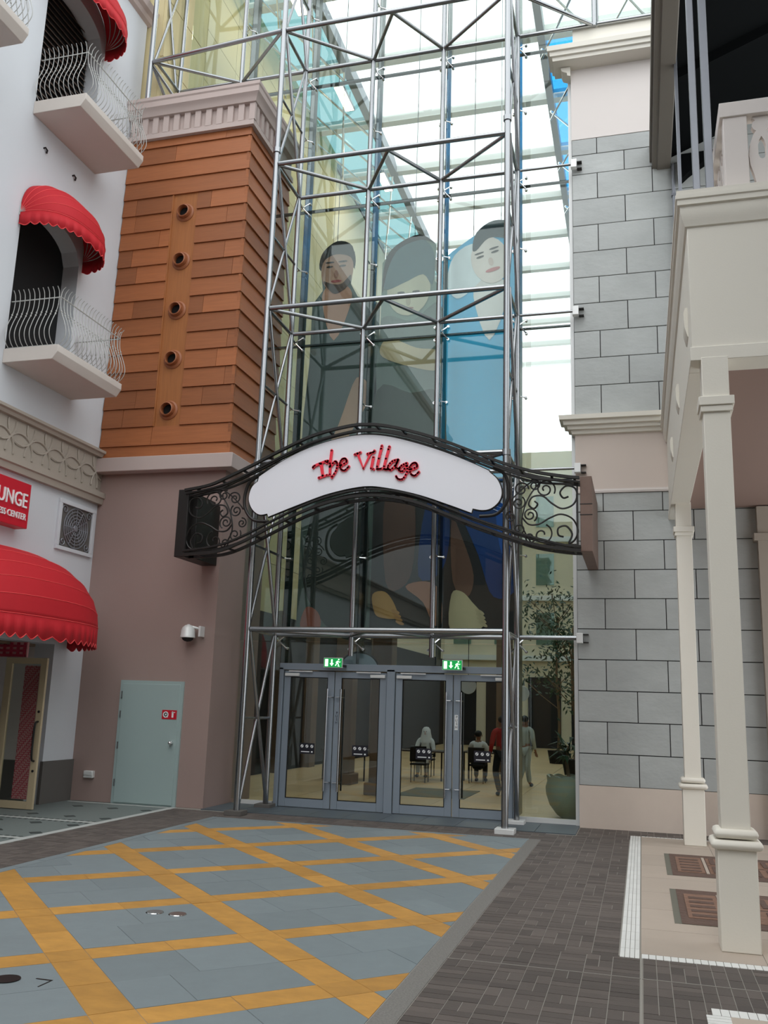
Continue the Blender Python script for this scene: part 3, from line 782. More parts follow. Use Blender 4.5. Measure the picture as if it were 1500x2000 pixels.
LET = {
 'T': [[(-5.26, 5.765), (-5.23, 5.80), (-5.01, 5.88), (-5.02, 5.84)], [(-5.12, 5.83), (-5.08, 5.62)], [(-5.15, 5.585), (-5.0, 5.63)]],
 'h': [[(-4.94, 6.06), (-4.96, 5.83), (-4.955, 5.63)], [(-4.96, 5.77), (-4.87, 5.86), (-4.83, 5.81), (-4.85, 5.69), (-4.92, 5.585)]],
 'e': [[(-4.77, 5.785), (-4.67, 5.84), (-4.69, 5.90), (-4.75, 5.89), (-4.785, 5.81), (-4.76, 5.72), (-4.69, 5.70), (-4.625, 5.765)]],
 'V': [[(-4.48, 5.98), (-4.37, 5.72), (-4.25, 5.98)], [(-4.53, 5.965), (-4.43, 6.0)], [(-4.31, 5.965), (-4.21, 5.99)]],
 'i': [[(-4.20, 5.91), (-4.235, 5.71), (-4.19, 5.70)], [(-4.185, 6.02), (-4.195, 5.99)]],
 'l': [[(-4.06, 6.10), (-4.13, 5.74), (-4.11, 5.70), (-4.05, 5.705)]],
 'l2': [[(-3.93, 6.08), (-4.01, 5.74), (-3.99, 5.69), (-3.94, 5.69)]],
 'a': [[(-3.77, 5.845), (-3.87, 5.82), (-3.945, 5.73), (-3.90, 5.675), (-3.81, 5.76), (-3.77, 5.845), (-3.81, 5.72), (-3.745, 5.69)]],
 'g': [[(-3.62, 5.78), (-3.71, 5.74), (-3.755, 5.67), (-3.69, 5.645), (-3.62, 5.74), (-3.615, 5.63), (-3.68, 5.52), (-3.76, 5.515), (-3.80, 5.565)]],
 'e2': [[(-3.555, 5.67), (-3.45, 5.71), (-3.47, 5.775), (-3.53, 5.765), (-3.575, 5.69), (-3.545, 5.59), (-3.48, 5.565), (-3.415, 5.625)]]}
for k, sts in LET.items():
    mb = MB()
    for st in sts:
        sm = [v for v in spline([(a, 14.085, b) for a, b in st], 5)] if len(st) > 3 else [Vector((a, 14.085, b)) for a, b in st]
        n = len(sm); wd = .0225
        L_, R_ = [], []
        for i, p in enumerate(sm):
            d = sm[min(i + 1, n - 1)] - sm[max(i - 1, 0)]; d.normalize(); nn = Vector((-d.z, 0, d.x))
            w = wd * (1.25 if n == 2 and i == 0 else 1.0 - .25 * i / n if n > 2 else .9) * (.8 if len(st) == 2 and abs(st[0][1] - st[1][1]) < .06 else 1)
            L_.append(p + nn * w); R_.append(p - nn * w)
        for i in range(n - 1):
            q = [L_[i], R_[i], R_[i + 1], L_[i + 1]]
            mb.hexa([(v.x, 14.10, v.z) for v in q] + [(v.x, 14.065, v.z) for v in q])
        for e in (0, -1): mb.cyl((sm[e].x, 14.10, sm[e].z), (sm[e].x, 14.065, sm[e].z), wd * .95, 10)
        for p in sm[1:-1:2]: mb.cyl((p.x, 14.10, p.z), (p.x, 14.065, p.z), wd * .8, 8)
    mb.build('letter', 'letter_red', arch_s)
TOPR = [(-7.60, 5.46), (-7.12, 5.54), (-6.72, 5.70), (-6.31, 5.88), (-5.78, 6.13), (-5.26, 6.34), (-4.73, 6.46), (-4.36, 6.49), (-3.96, 6.44), (-3.45, 6.30), (-2.95, 6.12), (-2.46, 5.91), (-1.99, 5.71), (-1.52, 5.56), (-1.06, 5.47), (-.84, 5.44)]
BOTR = [(-7.58, 4.32), (-6.95, 4.36), (-6.49, 4.51), (-5.97, 4.76), (-5.45, 5.0), (-4.94, 5.17), (-4.43, 5.26), (-3.92, 5.24), (-3.42, 5.12), (-2.93, 4.92), (-2.45, 4.72), (-1.98, 4.55), (-1.52, 4.40), (-1.07, 4.32), (-.83, 4.30)]
def flat(pts, y0, y1, h):
    mb = MB(); P = sp2(pts, 5)
    for (a, b), (c, d) in zip(P, P[1:]):
        mb.hexa([(a, y0, b - h), (c, y0, d - h), (c, y1, d - h), (a, y1, b - h), (a, y0, b), (c, y0, d), (c, y1, d), (a, y1, b)])
    return mb
for pts, sg in ((TOPR, -1), (BOTR, 1)):
    flat(pts, 13.99, 14.05, .045).build('rail', 'iron', arch_s)
    flat(pts, 14.30, 14.36, .045).build('rail', 'iron', arch_s)
    inner = [(x, z + sg * .105 * (1 if -7 < x < -1.4 else .6)) for x, z in pts]
    flat(inner, 14.03, 14.09, .03).build('rail', 'iron', arch_s)
    flat(inner, 14.27, 14.32, .03).build('rail', 'iron', arch_s)
    P = sp2(pts, 2)
    for x, z in P[1:-1:2]: MB().box(x - .018, x + .018, 14.0, 14.34, z - .04, z - .01).build('spacer', 'iron', arch_s, smooth=0)
# lobes of black strap round both ends, and pegs
for sx in (1, -1):
    def mx(x): return x if sx == 1 else -8.47 - x
    lob = [(mx(x), 14.14, z) for x, z in sp2([(-2.20, 5.68), (-2.02, 5.55), (-1.955, 5.3), (-1.99, 5.08), (-2.15, 4.9), (-2.42, 4.87)], 5)]
    MB().tube(lob, .028, 8).build('end_strap', 'iron', arch_s)
    def spi(cx, cz, r, a0, turns, sgn, lead=None):
        pts = []
        n = int(26 * turns)
        for i in range(n + 1):
            t = i / n; a = a0 + sgn * 2 * PI * turns * t; rr = r * (1 - .82 * t)
            pts.append((mx(cx + rr * math.cos(a)), 14.17, cz + rr * math.sin(a)))
        if lead: pts = [(mx(x), 14.17, z) for x, z in lead] + pts
        return pts
    iron_m = 'iron'
    def scroll(p, r=.013): MB().tube(p, r, 6).build('scroll', iron_m, arch_s)
    scroll([(mx(x), 14.17, z) for x, z in sp2([(-1.02, 5.16), (-1.10, 5.14), (-1.15, 5.23), (-1.06, 5.33), (-.93, 5.30), (-.885, 5.18), (-.95, 5.03), (-1.12, 4.97), (-1.28, 5.06), (-1.42, 5.18), (-1.58, 5.17), (-1.64, 5.05), (-1.56, 4.98), (-1.50, 5.05), (-1.55, 5.10)], 5)], .015)
    scroll([(mx(x), 14.17, z) for x, z in sp2([(-1.10, 4.52), (-1.18, 4.55), (-1.18, 4.66), (-1.06, 4.69), (-.97, 4.56), (-1.02, 4.42), (-.93, 4.47), (-.88, 4.62), (-.96, 4.80), (-1.14, 4.88), (-1.32, 4.82), (-1.48, 4.73), (-1.64, 4.73), (-1.74, 4.84)], 5)], .015)
    for a in ((-1.38, 5.29, .16, -.5, 1.7, 1), (-1.55, 5.36, .10, 2.2, 1.5, -1), (-1.76, 5.30, .12, 0, 1.6, 1), (-1.80, 5.08, .11, 1, 1.6, -1), (-1.62, 4.88, .12, -1, 1.7, 1),
              (-1.43, 4.56, .17, 1.2, 1.2, -1), (-1.80, 4.66, .12, 2.5, 1.5, 1), (-1.62, 4.52, .09, 0, 1.5, -1), (-1.92, 4.86, .09, 1.5, 1.5, 1)):
        scroll(spi(*a))
    scroll([(mx(x), 14.17, z) for x, z in sp2([(-1.45, 5.42), (-1.62, 5.2), (-1.72, 4.95), (-1.74, 4.7), (-1.60, 4.43)], 5)])
    scroll([(mx(x), 14.17, z) for x, z in sp2([(-1.93, 5.1), (-1.85, 5.2), (-1.62, 5.4), (-1.40, 5.47), (-.9, 5.36)], 5)])
    # inner frame bars at the box
    MB().box(mx(-.885) - .012, mx(-.885) + .012, 14.15, 14.19, 4.36, 5.40).box(min(mx(-.90), mx(-1.6)), max(mx(-.90), mx(-1.6)), 14.155, 14.18, 4.385, 4.405).build('scroll_frame', 'iron', arch_s, smooth=0)
MB().box(-7.78, -7.58, 14.13, 15.2, 4.28, 5.48).build('wall_box', 'iron', arch_s, bevel=.008)
MB().box(-7.60, -7.48, 14.3, 15.2, 4.28, 5.40).build('wall_box', 'iron', arch_s, bevel=.008)
bx = MB().box(-.84, -.66, 14.13, 16.09, 4.28, 5.47).build('wall_box', 'iron_brown', arch_s, bevel=.008)
for z in (4.85, 5.02): MB().box(-.845, -.655, 14.124, 14.14, z, z + .012).build('wall_box_seam', 'iron', bx, smooth=0)

# ================================================================== BALCONIES
def make_balcony(y0, y1, zb, label):
    b = thing('balcony', (-10.1, (y0 + y1) / 2, zb), label, 'balcony', 'small balconies with pot-bellied railings on the white wall')
    MB().prism([(-10.1, zb), (-9.14, zb), (-9.05, zb + .13), (-9.05, zb + .245), (-10.1, zb + .245)], 'y', y0, y1).build('slab', 'slab_edge', b, bevel=.008)
    zt = zb + .25
    prof = [(.02, 0), (.10, .06), (.155, .15), (.16, .26), (.11, .42), (.05, .56), (.01, .70), (.0, .86), (.02, .97), (.07, 1.03)]
    def bar(x, y, dx, dy):
        P = spline([(x + o * dx, y + o * dy, zt + h) for o, h in prof], 3)
        mb = MB().tube(P, .0066, 5)
        for h, o in ((.55, .052), (.60, .038)): mb.ball((x + o * dx, y + o * dy, zt + h), .016, n=6, m=4)
        return mb.build('baluster', 'wire', b)
    xo = -9.14; pr = None
    for i in range(21):
        y = y0 + .06 + (y1 - y0 - .12) * i / 20
        if pr is None: pr = bar(xo, y, 1, 0); ya = y
        else: share(pr, 'baluster', b, (0, y - ya, 0))
    for yy, s in ((y0 + .06, -1), (y1 - .06, 1)):
        pr2 = None
        for i in range(10):
            x = -10.03 + i * .095
            if pr2 is None: pr2 = bar(x, yy, 0, s); xa = x
            else: share(pr2, 'baluster', b, (x - xa, 0, 0))
    path = [(-10.1, y0 + .06), (xo, y0 + .06), (xo, y1 - .06), (-10.1, y1 - .06)]
    for h, nm in ((.86, 'top_rail'), (.02, 'bottom_rail')):
        MB().tube([(x, y, zt + h) for x, y in path], .011, 6).build(nm, 'wire', b)
    return b
make_balcony(12.07, 14.01, 7.24, 'white balcony with pale pot-bellied railing under the middle red awning, above the ring frieze')
make_balcony(12.07, 14.01, 11.90, 'white balcony with pale pot-bellied railing below the topmost red awning')
make_balcony(8.55, 10.5, 11.90, 'corner of a white balcony cut by the upper edge, nearest of the balconies')

# ================================================================== AWNINGS
def make_awning(y0, y1, zp, R, val, label, ribs=6):
    a = thing('awning', (-10.1, (y0 + y1) / 2, zp), label, 'awning', 'red domed awnings on the white building')
    yc, hw = (y0 + y1) / 2, (y1 - y0) / 2
    nt, nphi = 44, ribs * 5
    def P(t, phi, off=0):
        c, s = math.cos(t), math.sin(t); e = 2 / 2.6
        y = yc - hw * math.copysign(abs(c) ** e, c); r = R * abs(s) ** e + off
        return (-10.09 + r * math.cos(phi), y, zp + r * math.sin(phi))
    mb = MB(); vs = []; 
    for j in range(nphi + 1):
        phi = math.radians(88) * (1 - j / nphi) + math.radians(2)
        w = (j / nphi * ribs) % 1.0; sag = -.012 * math.sin(PI * w) if 0 < j < nphi else 0
        for i in range(nt + 1):
            x, y, z = P(PI * i / nt, phi); k = 1 + sag * abs(math.sin(PI * i / nt)) * .6
            vs.append((-10.09 + (x + 10.09) * k, y, zp + (z - zp) * k))
    w_ = nt + 1
    fs = [(j * w_ + i, j * w_ + i + 1, (j + 1) * w_ + i + 1, (j + 1) * w_ + i) for j in range(nphi) for i in range(nt)]
    cv = mb.add(vs, fs).build('canopy', 'red', a, smooth=60)
    sd = cv.modifiers.new('cloth', 'SOLIDIFY'); sd.thickness = .012
    # scalloped valance
    mb = MB(); vs = []; ns = 160; nsc = max(11, int(2 * (hw + R) / .21))
    for i in range(ns + 1):
        t = PI * i / ns; x, y, z = P(t, math.radians(2))
        # arc length parameter approximated by t
        d = val * (.80 + .20 * abs(math.sin(PI * nsc * i / ns)))
        fl = 1 + .006 * math.sin(2 * PI * nsc * i / ns)
        vs += [(x, y, z), (-10.09 + (x + 10.09) * fl, y, z - d)]
    mb.add(vs, [(2 * i, 2 * i + 2, 2 * i + 3, 2 * i + 1) for i in range(ns)])
    v = mb.build('valance', 'red', a, smooth=60); sd = v.modifiers.new('cloth', 'SOLIDIFY'); sd.thickness = .01
    MB().tube([p for p in vs[1::2]], .008, 5).build('valance_piping', 'red_seam', a)
    for k in range(1, ribs + 1):
        phi = math.radians(2 + 88 * (1 - k / ribs))
        MB().tube([P(PI * i / 30, phi, .001) for i in range(31)], .007, 5).build('seam', 'red_seam', a)
    for k in range(0, ribs + 1, 1):
        phi = math.radians(2 + 88 * (1 - k / ribs))
        MB().tube([P(PI * i / 24, phi, -.06) for i in range(25)], .010, 5).build('hoop', 'wire', a)
    return a
make_awning(12.04, 13.92, 9.98, .80, .27, 'red domed awning over the middle balcony of the white wall', 5)
make_awning(12.04, 13.92, 14.60, .80, .27, 'red domed awning over the top balcony, cut by the upper edge', 5)
make_awning(10.3, 14.66, 3.0, 1.22, .36, 'large red domed awning low over the glazed shop entrance', 6)

# ================================================================== SHOP SIGN, GRILLE, DOOR LEAF, CAMERA, SOCKET
lg = thing('lounge_sign', (-10.0, 11.6, 4.5), 'red box sign with white capital lettering beside the square grille', 'sign')
MB().box(-10.1, -9.86, 10.35, 12.87, 4.57, 5.33).build('housing', 'sign_red', lg, bevel=.01)
for body, size, zb, kx in (('LOUNGE', .345, 4.905, .80), ('BUSINESS CENTER', .150, 4.70, .86)):
    t = text_pts(body, size, .012, lambda v: (-9.85 + v.z, 12.79 + v.x * kx, zb + v.y)); t.build('lettering', 'letter_white', lg, smooth=0)
gr = thing('vent_grille', (-10.08, 14.53, 4.9), 'square pale framed wrought iron grille set in the white wall under the frieze', 'grille')
MB().box(-10.1, -10.05, 13.97, 15.1, 5.29, 5.37).box(-10.1, -10.05, 13.97, 15.1, 4.44, 4.51).box(-10.1, -10.05, 13.97, 14.05, 4.51, 5.29).box(-10.1, -10.05, 15.02, 15.1, 4.51, 5.29).build('frame', 'white_wall', gr, bevel=.006)
MB().box(-10.099, -10.085, 14.05, 15.02, 4.51, 5.29).build('backing', 'plinth', gr, smooth=0)
def ring(r, c, rad, m='galv', n=28):
    MB().tube([(c[0], c[1] + r * math.cos(2 * PI * i / n), c[2] + r * math.sin(2 * PI * i / n)) for i in range(n)], rad, 5, True).build('ring', m, gr)
gc = (-10.07, 14.535, 4.90)
for r in (.37, .31, .25, .19, .13): ring(r, gc, .011)
MB().lathe([(.07, 0), (.06, .02), (.02, .03), (.0005, .032)], (-10.085, 14.535, 4.90), 16, 'x').build('boss', 'galv', gr)
for a in range(12):
    t = 2 * PI * a / 12
    MB().cyl((-10.072, gc[1] + .08 * math.cos(t), gc[2] + .08 * math.sin(t)), (-10.072, gc[1] + .37 * math.cos(t), gc[2] + .37 * math.sin(t)), .008, 5).build('spoke', 'galv', gr)
for sy in (-1, 1):
    for sz in (-1, 1):
        pts = []
        for i in range(30):
            t = i / 29; a = 2 * PI * 1.3 * t; r = .085 * (1 - .8 * t)
            pts.append((-10.07, gc[1] + sy * (.375 + r * math.cos(a)), gc[2] + sz * (.295 + r * math.sin(a))))
        MB().tube(pts, .009, 5).build('scroll', 'galv', gr)

lf = struct(MB().box(-10.49, -10.36, 13.55, 13.60, .01, 2.47).box(-9.80, -9.68, 13.55, 13.60, .01, 2.47).box(-10.36, -9.80, 13.55, 13.60, .01, .13).box(-10.36, -9.80, 13.55, 13.60, 2.37, 2.47).build('door_4', 'wood_cream', bevel=.005))
MB().box(-10.36, -9.80, 13.57, 13.58, .13, 2.37).build('glass', 'door_glass', lf, smooth=0)
fr = MB().box(-10.12, -9.82, 13.582, 13.590, .16, 2.34).build('lattice_film', 'lattice_pale', lf, smooth=0)
mb = MB()
for i in range(10):
    for j in range(62):
        x = -10.115 + i * .029; z = .17 + j * .035
        if (i * 7 + j * 3) % 5 != 0:
            mb.box(x, x + .021, 13.578, 13.583, z, z + .011)
        if (i + 2 * j) % 3 == 0: mb.box(x, x + .010, 13.578, 13.583, z, z + .035)
o = mb.build('lattice_pattern', 'lattice_red', lf, smooth=0); o['kind'] = 'stuff'
MB().tube(spline([(-9.735, 13.55, 1.42), (-9.735, 13.49, 1.40), (-9.735, 13.47, 1.30), (-9.745, 13.48, 1.1), (-9.735, 13.47, .90), (-9.735, 13.49, .80), (-9.735, 13.55, .78)], 5), .017, 8).build('pull_handle', 'iron', lf)
for z in (1.58, .62): MB().cyl((-9.735, 13.55, z), (-9.735, 13.535, z), .022, 12).build('lock', 'steel', lf)
# shop inside
sh = thing('display_counter', (-11.4, 12.6, 0), 'dark shop counter with warm lit goods behind the open glazed door', 'counter')
MB().box(-11.9, -11.2, 11.2, 14.1, 0, 1.0).box(-11.95, -11.15, 11.15, 14.15, 1.0, 1.05).build('body', 'dark', sh, bevel=.01)

cm = thing('security_camera', (-7.85, 15.2, 3.0), 'white dome security camera on a bracket above the service door', 'camera')
MB().box(-7.66, -7.62, 15.02, 15.2, 2.97, 3.16).build('wall_plate', 'alu_white', cm, bevel=.006)
MB().cyl((-7.65, 15.08, 3.11), (-7.86, 15.02, 3.16), .022, 8).cyl((-7.86, 15.02, 3.19), (-7.86, 15.02, 3.12), .026, 10).build('arm', 'alu_white', cm)
MB().lathe([(.03, .18), (.06, .17), (.105, .13), (.125, .08), (.13, -.01), (.135, -.02), (.135, -.05), (.12, -.055)], (-7.86, 15.02, 3.0), 24).build('housing', 'alu_white', cm)
MB().lathe([(.11, -.05), (.095, -.085), (.055, -.115), (.0005, -.125)], (-7.86, 15.02, 3.0), 20).build('dome_lens', 'dark', cm)
so = thing('wall_socket', (-9.7, 15.2, .42), 'small white outdoor socket box low on the mauve wall', 'socket')
MB().box(-9.80, -9.61, 15.12, 15.2, .41, .535).build('box', 'alu_white', so, bevel=.01)
MB().box(-9.79, -9.62, 15.11, 15.125, .455, .53).build('flap', 'alu_white', so, bevel=.006)

# floor fittings in the grey slabs
for i, (x, y, lb) in enumerate(((-4.25, 7.89, 'round steel floor light in the grey slab, beside the ochre crossing'), (-4.03, 7.90, 'round steel floor light nearer the doors of the pair in one slab'))):
    f = thing('floor_light', (x, y, 0), ['first of two round steel floor lights in one grey slab, towards the red awning', 'second of two round steel floor lights in one grey slab, towards the slate wall'][i], 'light', 'round lights let into the paving')
    MB().lathe([(.058, 0), (.078, 0), (.080, .004), (.076, .010), (.058, .010)], (x, y, 0), 28).build('rim', 'chrome', f)
    MB().lathe([(.058, .002), (.03, .009), (.0005, .010)], (x, y, 0), 24).build('lens', 'galv', f)
mh = thing('access_cover', (-4.17, 5.76, 0), 'dark round keyhole cover in the bluish slab with a slot', 'cover')
MB().lathe([(.075, .001), (.09, .001), (.092, .006), (.075, .006)], (-4.17, 5.76, 0), 28).build('rim', 'iron', mh)
MB().lathe([(.075, .002), (.05, .004), (.048, .002), (.0005, .003)], (-4.17, 5.76, 0), 24).build('plate', 'galv', mh)
MB().box(-4.0, -3.88, 5.84, 5.855, 0, .002).box(-3.885, -3.875, 5.70, 5.855, 0, .002).build('slot', 'iron', mh, smooth=0)

# ================================================================== RIGHT VERANDA
def column(x, y, zt, label):
    c = thing('column', (x, y, 0), label, 'column', 'square cream veranda columns')
    MB().box(x - .155, x + .155, y - .155, y + .155, .002, .80).build('pedestal', 'cream', c, bevel=.008)
    for z0, w in ((.80, .205), (.885, .175)):
        MB().box(x - w, x + w, y - w, y + w, z0, z0 + .075).build('base_moulding', 'cream', c, bevel=.034)
    MB().box(x - .118, x + .118, y - .118, y + .118, .93, zt).build('shaft', 'cream', c, bevel=.006)
    MB().box(x - .155, x + .155, y - .155, y + .155, 4.68, 4.765).box(x - .14, x + .14, y - .14, y + .14, 4.62, 4.68).build('collar', 'cream', c, bevel=.006)
    return c
column(.735, 8.64, 5.16, 'tall cream square column with moulded pedestal nearest the camera')
column(.71, 14.92, 5.16, 'cream square column with moulded pedestal standing close to the slate wall')

par = struct(MB().box(.54, .80, 8.85, 16.07, 5.15, 6.62).box(.54, 6, 8.55, 8.85, 5.15, 6.62).build('wall_veranda', 'cream', bevel=.006))
MB().box(.525, .815, 8.87, 16.07, 5.135, 5.27).box(.525, 6, 8.53, 8.87, 5.135, 5.27).build('beam_band', 'cream', par, bevel=.005)
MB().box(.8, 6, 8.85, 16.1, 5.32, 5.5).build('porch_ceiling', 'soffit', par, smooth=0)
pf = [(0, 6.50), (.02, 6.51), (.035, 6.56), (.05, 6.60), (.06, 6.66), (.06, 6.70), (.085, 6.71), (.085, 6.76), (.10, 6.77), (.10, 6.81), (0, 6.83)]
mitred(pf, 6, .54, 8.55, 16.07, -1).build('cornice', 'cream', par, smooth=25)
MB().box(.45, 6, 8.46, 16.1, 6.80, 6.86).build('balcony_floor', 'cream', par, smooth=0)
for y in (9.1, 11.35, 13.65):
    MB().prism([(.54, 5.86), (.515, 5.86), (.50, 5.80), (.505, 5.66), (.53, 5.56), (.54, 5.55)], 'y', y - .14, y + .14).build('corbel', 'cream', par, smooth=40)

bal = thing('balustrade', (1.2, 8.75, 6.86), 'pinkish balustrade with sawn urn balusters on the veranda edge', 'balustrade')
MB().box(.90, 3.5, 8.68, 8.86, 7.745, 7.905).build('handrail', 'pink_cream', bal, bevel=.006)
MB().box(.90, 1.08, 8.86, 15.9, 7.745, 7.905).build('handrail', 'pink_cream', bal, bevel=.006)
MB().box(.93, 1.155, 8.70, 8.84, 6.86, 7.745).build('end_pier', 'pink_cream', bal, bevel=.006)
HALF = [(.03, 0), (.045, .03), (.06, .12), (.085, .25), (.115, .36), (.122, .46), (.11, .58), (.075, .68), (.045, .725), (.07, .745), (.085, .78), (.075, .82), (.05, .84), (.075, .865), (.075, .885)]
HOLE = [(0, .66), (.022, .62), (.035, .56), (.035, .46), (.02, .42), (0, .41)]
def baluster_mesh(xc, yc, zb, ax):
    """flat sawn baluster with a pointed slot: two mirrored outlines that meet above and below the slot"""
    mb = MB()
    for s in (-1, 1):
        poly = [(0, 0)] + [(s * a, h) for a, h in HALF] + [(0, .885)] + [(s * a, h) for a, h in HOLE]
        if ax == 'y': mb.prism([(xc + a, zb + h) for a, h in poly], 'y', yc - .035, yc + .035)
        else: mb.prism([(yc + a, zb + h) for a, h in poly], 'x', xc - .035, xc + .035)
    return mb
b0 = baluster_mesh(1.285, 8.77, 6.86, 'y').build('baluster', 'pink_cream', bal, smooth=0)
for i in range(1, 7): share(b0, 'baluster', bal, (.27 * i, 0, 0))
b1 = baluster_mesh(.99, 9.05, 6.86, 'x').build('baluster', 'pink_cream', bal, smooth=0)
for i in range(1, 24): share(b1, 'baluster', bal, (0, .29 * i, 0))

for i, (x0, x1, y, m_, lb) in enumerate(((.66, .73, 9.2, 'galv', 'grey steel post rising past the eave, first of the close pair beside the balustrade'), (.785, .865, 9.2, 'galv', 'grey steel post directly beside the pinkish balustrade end'), (.735, .785, 13.2, 'galv', 'thin dark grey post behind the pair of steel posts, under the eave'))):
    p = thing('steel_post', ((x0 + x1) / 2, y, 6.86), lb, 'post', 'steel posts carrying the veranda roof')
    MB().box(x0, x1, y - .04, y + .04, 6.86, 12.3).build('shaft', m_, p, bevel=.006)
    MB().box(x0 - .012, x1 + .012, y - .055, y + .055, 6.86, 6.88).build('foot_plate', m_, p, smooth=0)
dp = thing('rain_pipe', (.8, 16.0, 7), 'slim grey rain pipe on the slate wall under the eave', 'pipe')
MB().cyl((.81, 16.02, 6.9), (.81, 16.02, 11.85), .032, 12).build('pipe', 'galv', dp)
for z in (8.2, 9.6, 11.2): MB().box(.765, .855, 15.98, 16.07, z, z + .04).build('clip', 'galv', dp, smooth=0)

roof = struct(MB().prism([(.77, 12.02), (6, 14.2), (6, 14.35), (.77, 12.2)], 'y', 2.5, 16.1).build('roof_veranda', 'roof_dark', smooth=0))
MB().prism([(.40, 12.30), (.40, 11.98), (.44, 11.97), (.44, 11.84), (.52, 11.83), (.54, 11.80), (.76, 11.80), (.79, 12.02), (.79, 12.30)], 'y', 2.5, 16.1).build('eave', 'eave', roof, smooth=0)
for y in (13.6, 10.6, 7.6):
    MB().prism([(.8, 11.86), (6, 14.02), (6, 14.3), (.8, 12.14)], 'y', y, y + .14).build('rafter', 'roof_dark', roof, smooth=0)
MB().prism([(.95, 11.93), (1.62, 11.95), (1.62, 11.80), (1.40, 11.77), (1.22, 11.66), (1.08, 11.56), (.95, 11.44)], 'y', 15.85, 16.06).build('curved_brace', 'roof_dark', roof, smooth=0)

# ================================================================== BANNER BEHIND THE GLASS
bn = thing('banner', (-4.3, 16.85, 3), 'huge printed banner with three men hanging behind the glass above the doors', 'banner')
def pm(name, c): 
    if name not in M: M[name] = mat(name, c, .7, nv=.22, ns=1.8, st=(1, 1, .6))
    return name
def flat_print(poly, c, lvl, name):
    y = 16.86 - .004 * lvl
    MB().prism([(a, b) for a, b in poly], 'y', y - .002, y).build(name, pm('print_%d_%d_%d' % c, c), bn, smooth=0)
def oval(cx, cz, rx, rz, rot=0, n=24):
    c, s = math.cos(rot), math.sin(rot)
    return [(cx + rx * math.cos(2 * PI * i / n) * c - rz * math.sin(2 * PI * i / n) * s, cz + rx * math.cos(2 * PI * i / n) * s + rz * math.sin(2 * PI * i / n) * c) for i in range(n)]
def smooth_poly(p, k=4): return [(v.x, v.y) for v in spline([(a, b, 0) for a, b in p], k, True)]
def ground(poly, m, name): MB().add([(a, 16.866, b) for a, b in poly], [tuple(range(len(poly)))]).build(name, m, bn, smooth=0)
ground([(-6.5, 3.15), (-5.0, 3.15), (-5.0, 10.0), (-5.5, 10.2), (-5.66, 10.5), (-5.61, 10.9), (-5.60, 11.22), (-5.8, 11.45), (-6.12, 11.46), (-6.33, 11.22), (-6.33, 10.8), (-6.28, 10.4), (-6.5, 10.1)], pm('print_ground', (78, 92, 86)), 'printed_ground')
ground([(-5.0, 6.2), (-3.72, 6.2), (-3.72, 10.2), (-3.86, 10.4), (-3.84, 11.2), (-4.2, 11.45), (-4.7, 11.28), (-4.98, 10.9)], 'print_teal', 'printed_ground')
ground([(-3.72, 6.2), (-2.12, 6.2), (-2.12, 11.4), (-2.6, 11.6), (-3.05, 11.3), (-3.5, 11.0), (-3.72, 10.8)], 'print_blue', 'printed_ground')
ground([(-5.0, 3.15), (-2.12, 3.15), (-2.12, 6.2), (-5.0, 6.2)], pm('print_lower', (46, 42, 44)), 'printed_ground')
# man with short beard and dark shirt
flat_print(smooth_poly([(-6.48, 6.0), (-6.45, 9.4), (-6.25, 10.0), (-5.95, 9.7), (-5.6, 10.05), (-5.15, 9.5), (-5.05, 6.0)]), (62, 76, 74), 1, 'printed_shirt')
flat_print(smooth_poly([(-6.28, 10.15), (-5.98, 9.25), (-5.62, 10.15), (-5.8, 10.5), (-6.15, 10.5)]), (176, 128, 104), 2, 'printed_neck')
flat_print(oval(-5.97, 10.85, .36, .52), (176, 134, 112), 3, 'printed_face')
flat_print(smooth_poly([(-6.34, 10.9), (-6.32, 11.25), (-6.0, 11.5), (-5.65, 11.35), (-5.58, 10.8), (-5.68, 11.1), (-6.0, 11.2), (-6.25, 11.1)]), (36, 34, 32), 4, 'printed_hair')
flat_print(smooth_poly([(-6.27, 10.6), (-6.1, 10.36), (-5.95, 10.3), (-5.72, 10.45), (-5.66, 10.7), (-5.85, 10.52), (-6.05, 10.52)]), (70, 54, 46), 4, 'printed_beard')
for dx in (-.17, .12):
    flat_print(oval(-5.97 + dx, 10.92, .075, .022), (48, 38, 34), 5, 'printed_eye'); flat_print(oval(-5.97 + dx, 11.02, .1, .02), (48, 38, 34), 5, 'printed_brow')
flat_print(oval(-5.99, 10.74, .05, .09), (146, 100, 84), 5, 'printed_nose'); flat_print(oval(-5.98, 10.58, .12, .03), (150, 62, 62), 5, 'printed_mouth')
flat_print(smooth_poly([(-5.45, 8.4), (-5.15, 8.0), (-5.65, 7.0), (-5.95, 6.3), (-6.2, 6.5), (-5.8, 7.4)]), (176, 134, 106), 2, 'printed_arm')
flat_print(smooth_poly([(-6.34, 10.85), (-6.34, 11.22), (-6.1, 11.46), (-5.8, 11.46), (-5.60, 11.2), (-5.60, 10.85), (-5.9, 11.0)]), (40, 42, 40), 2, 'printed_hair')
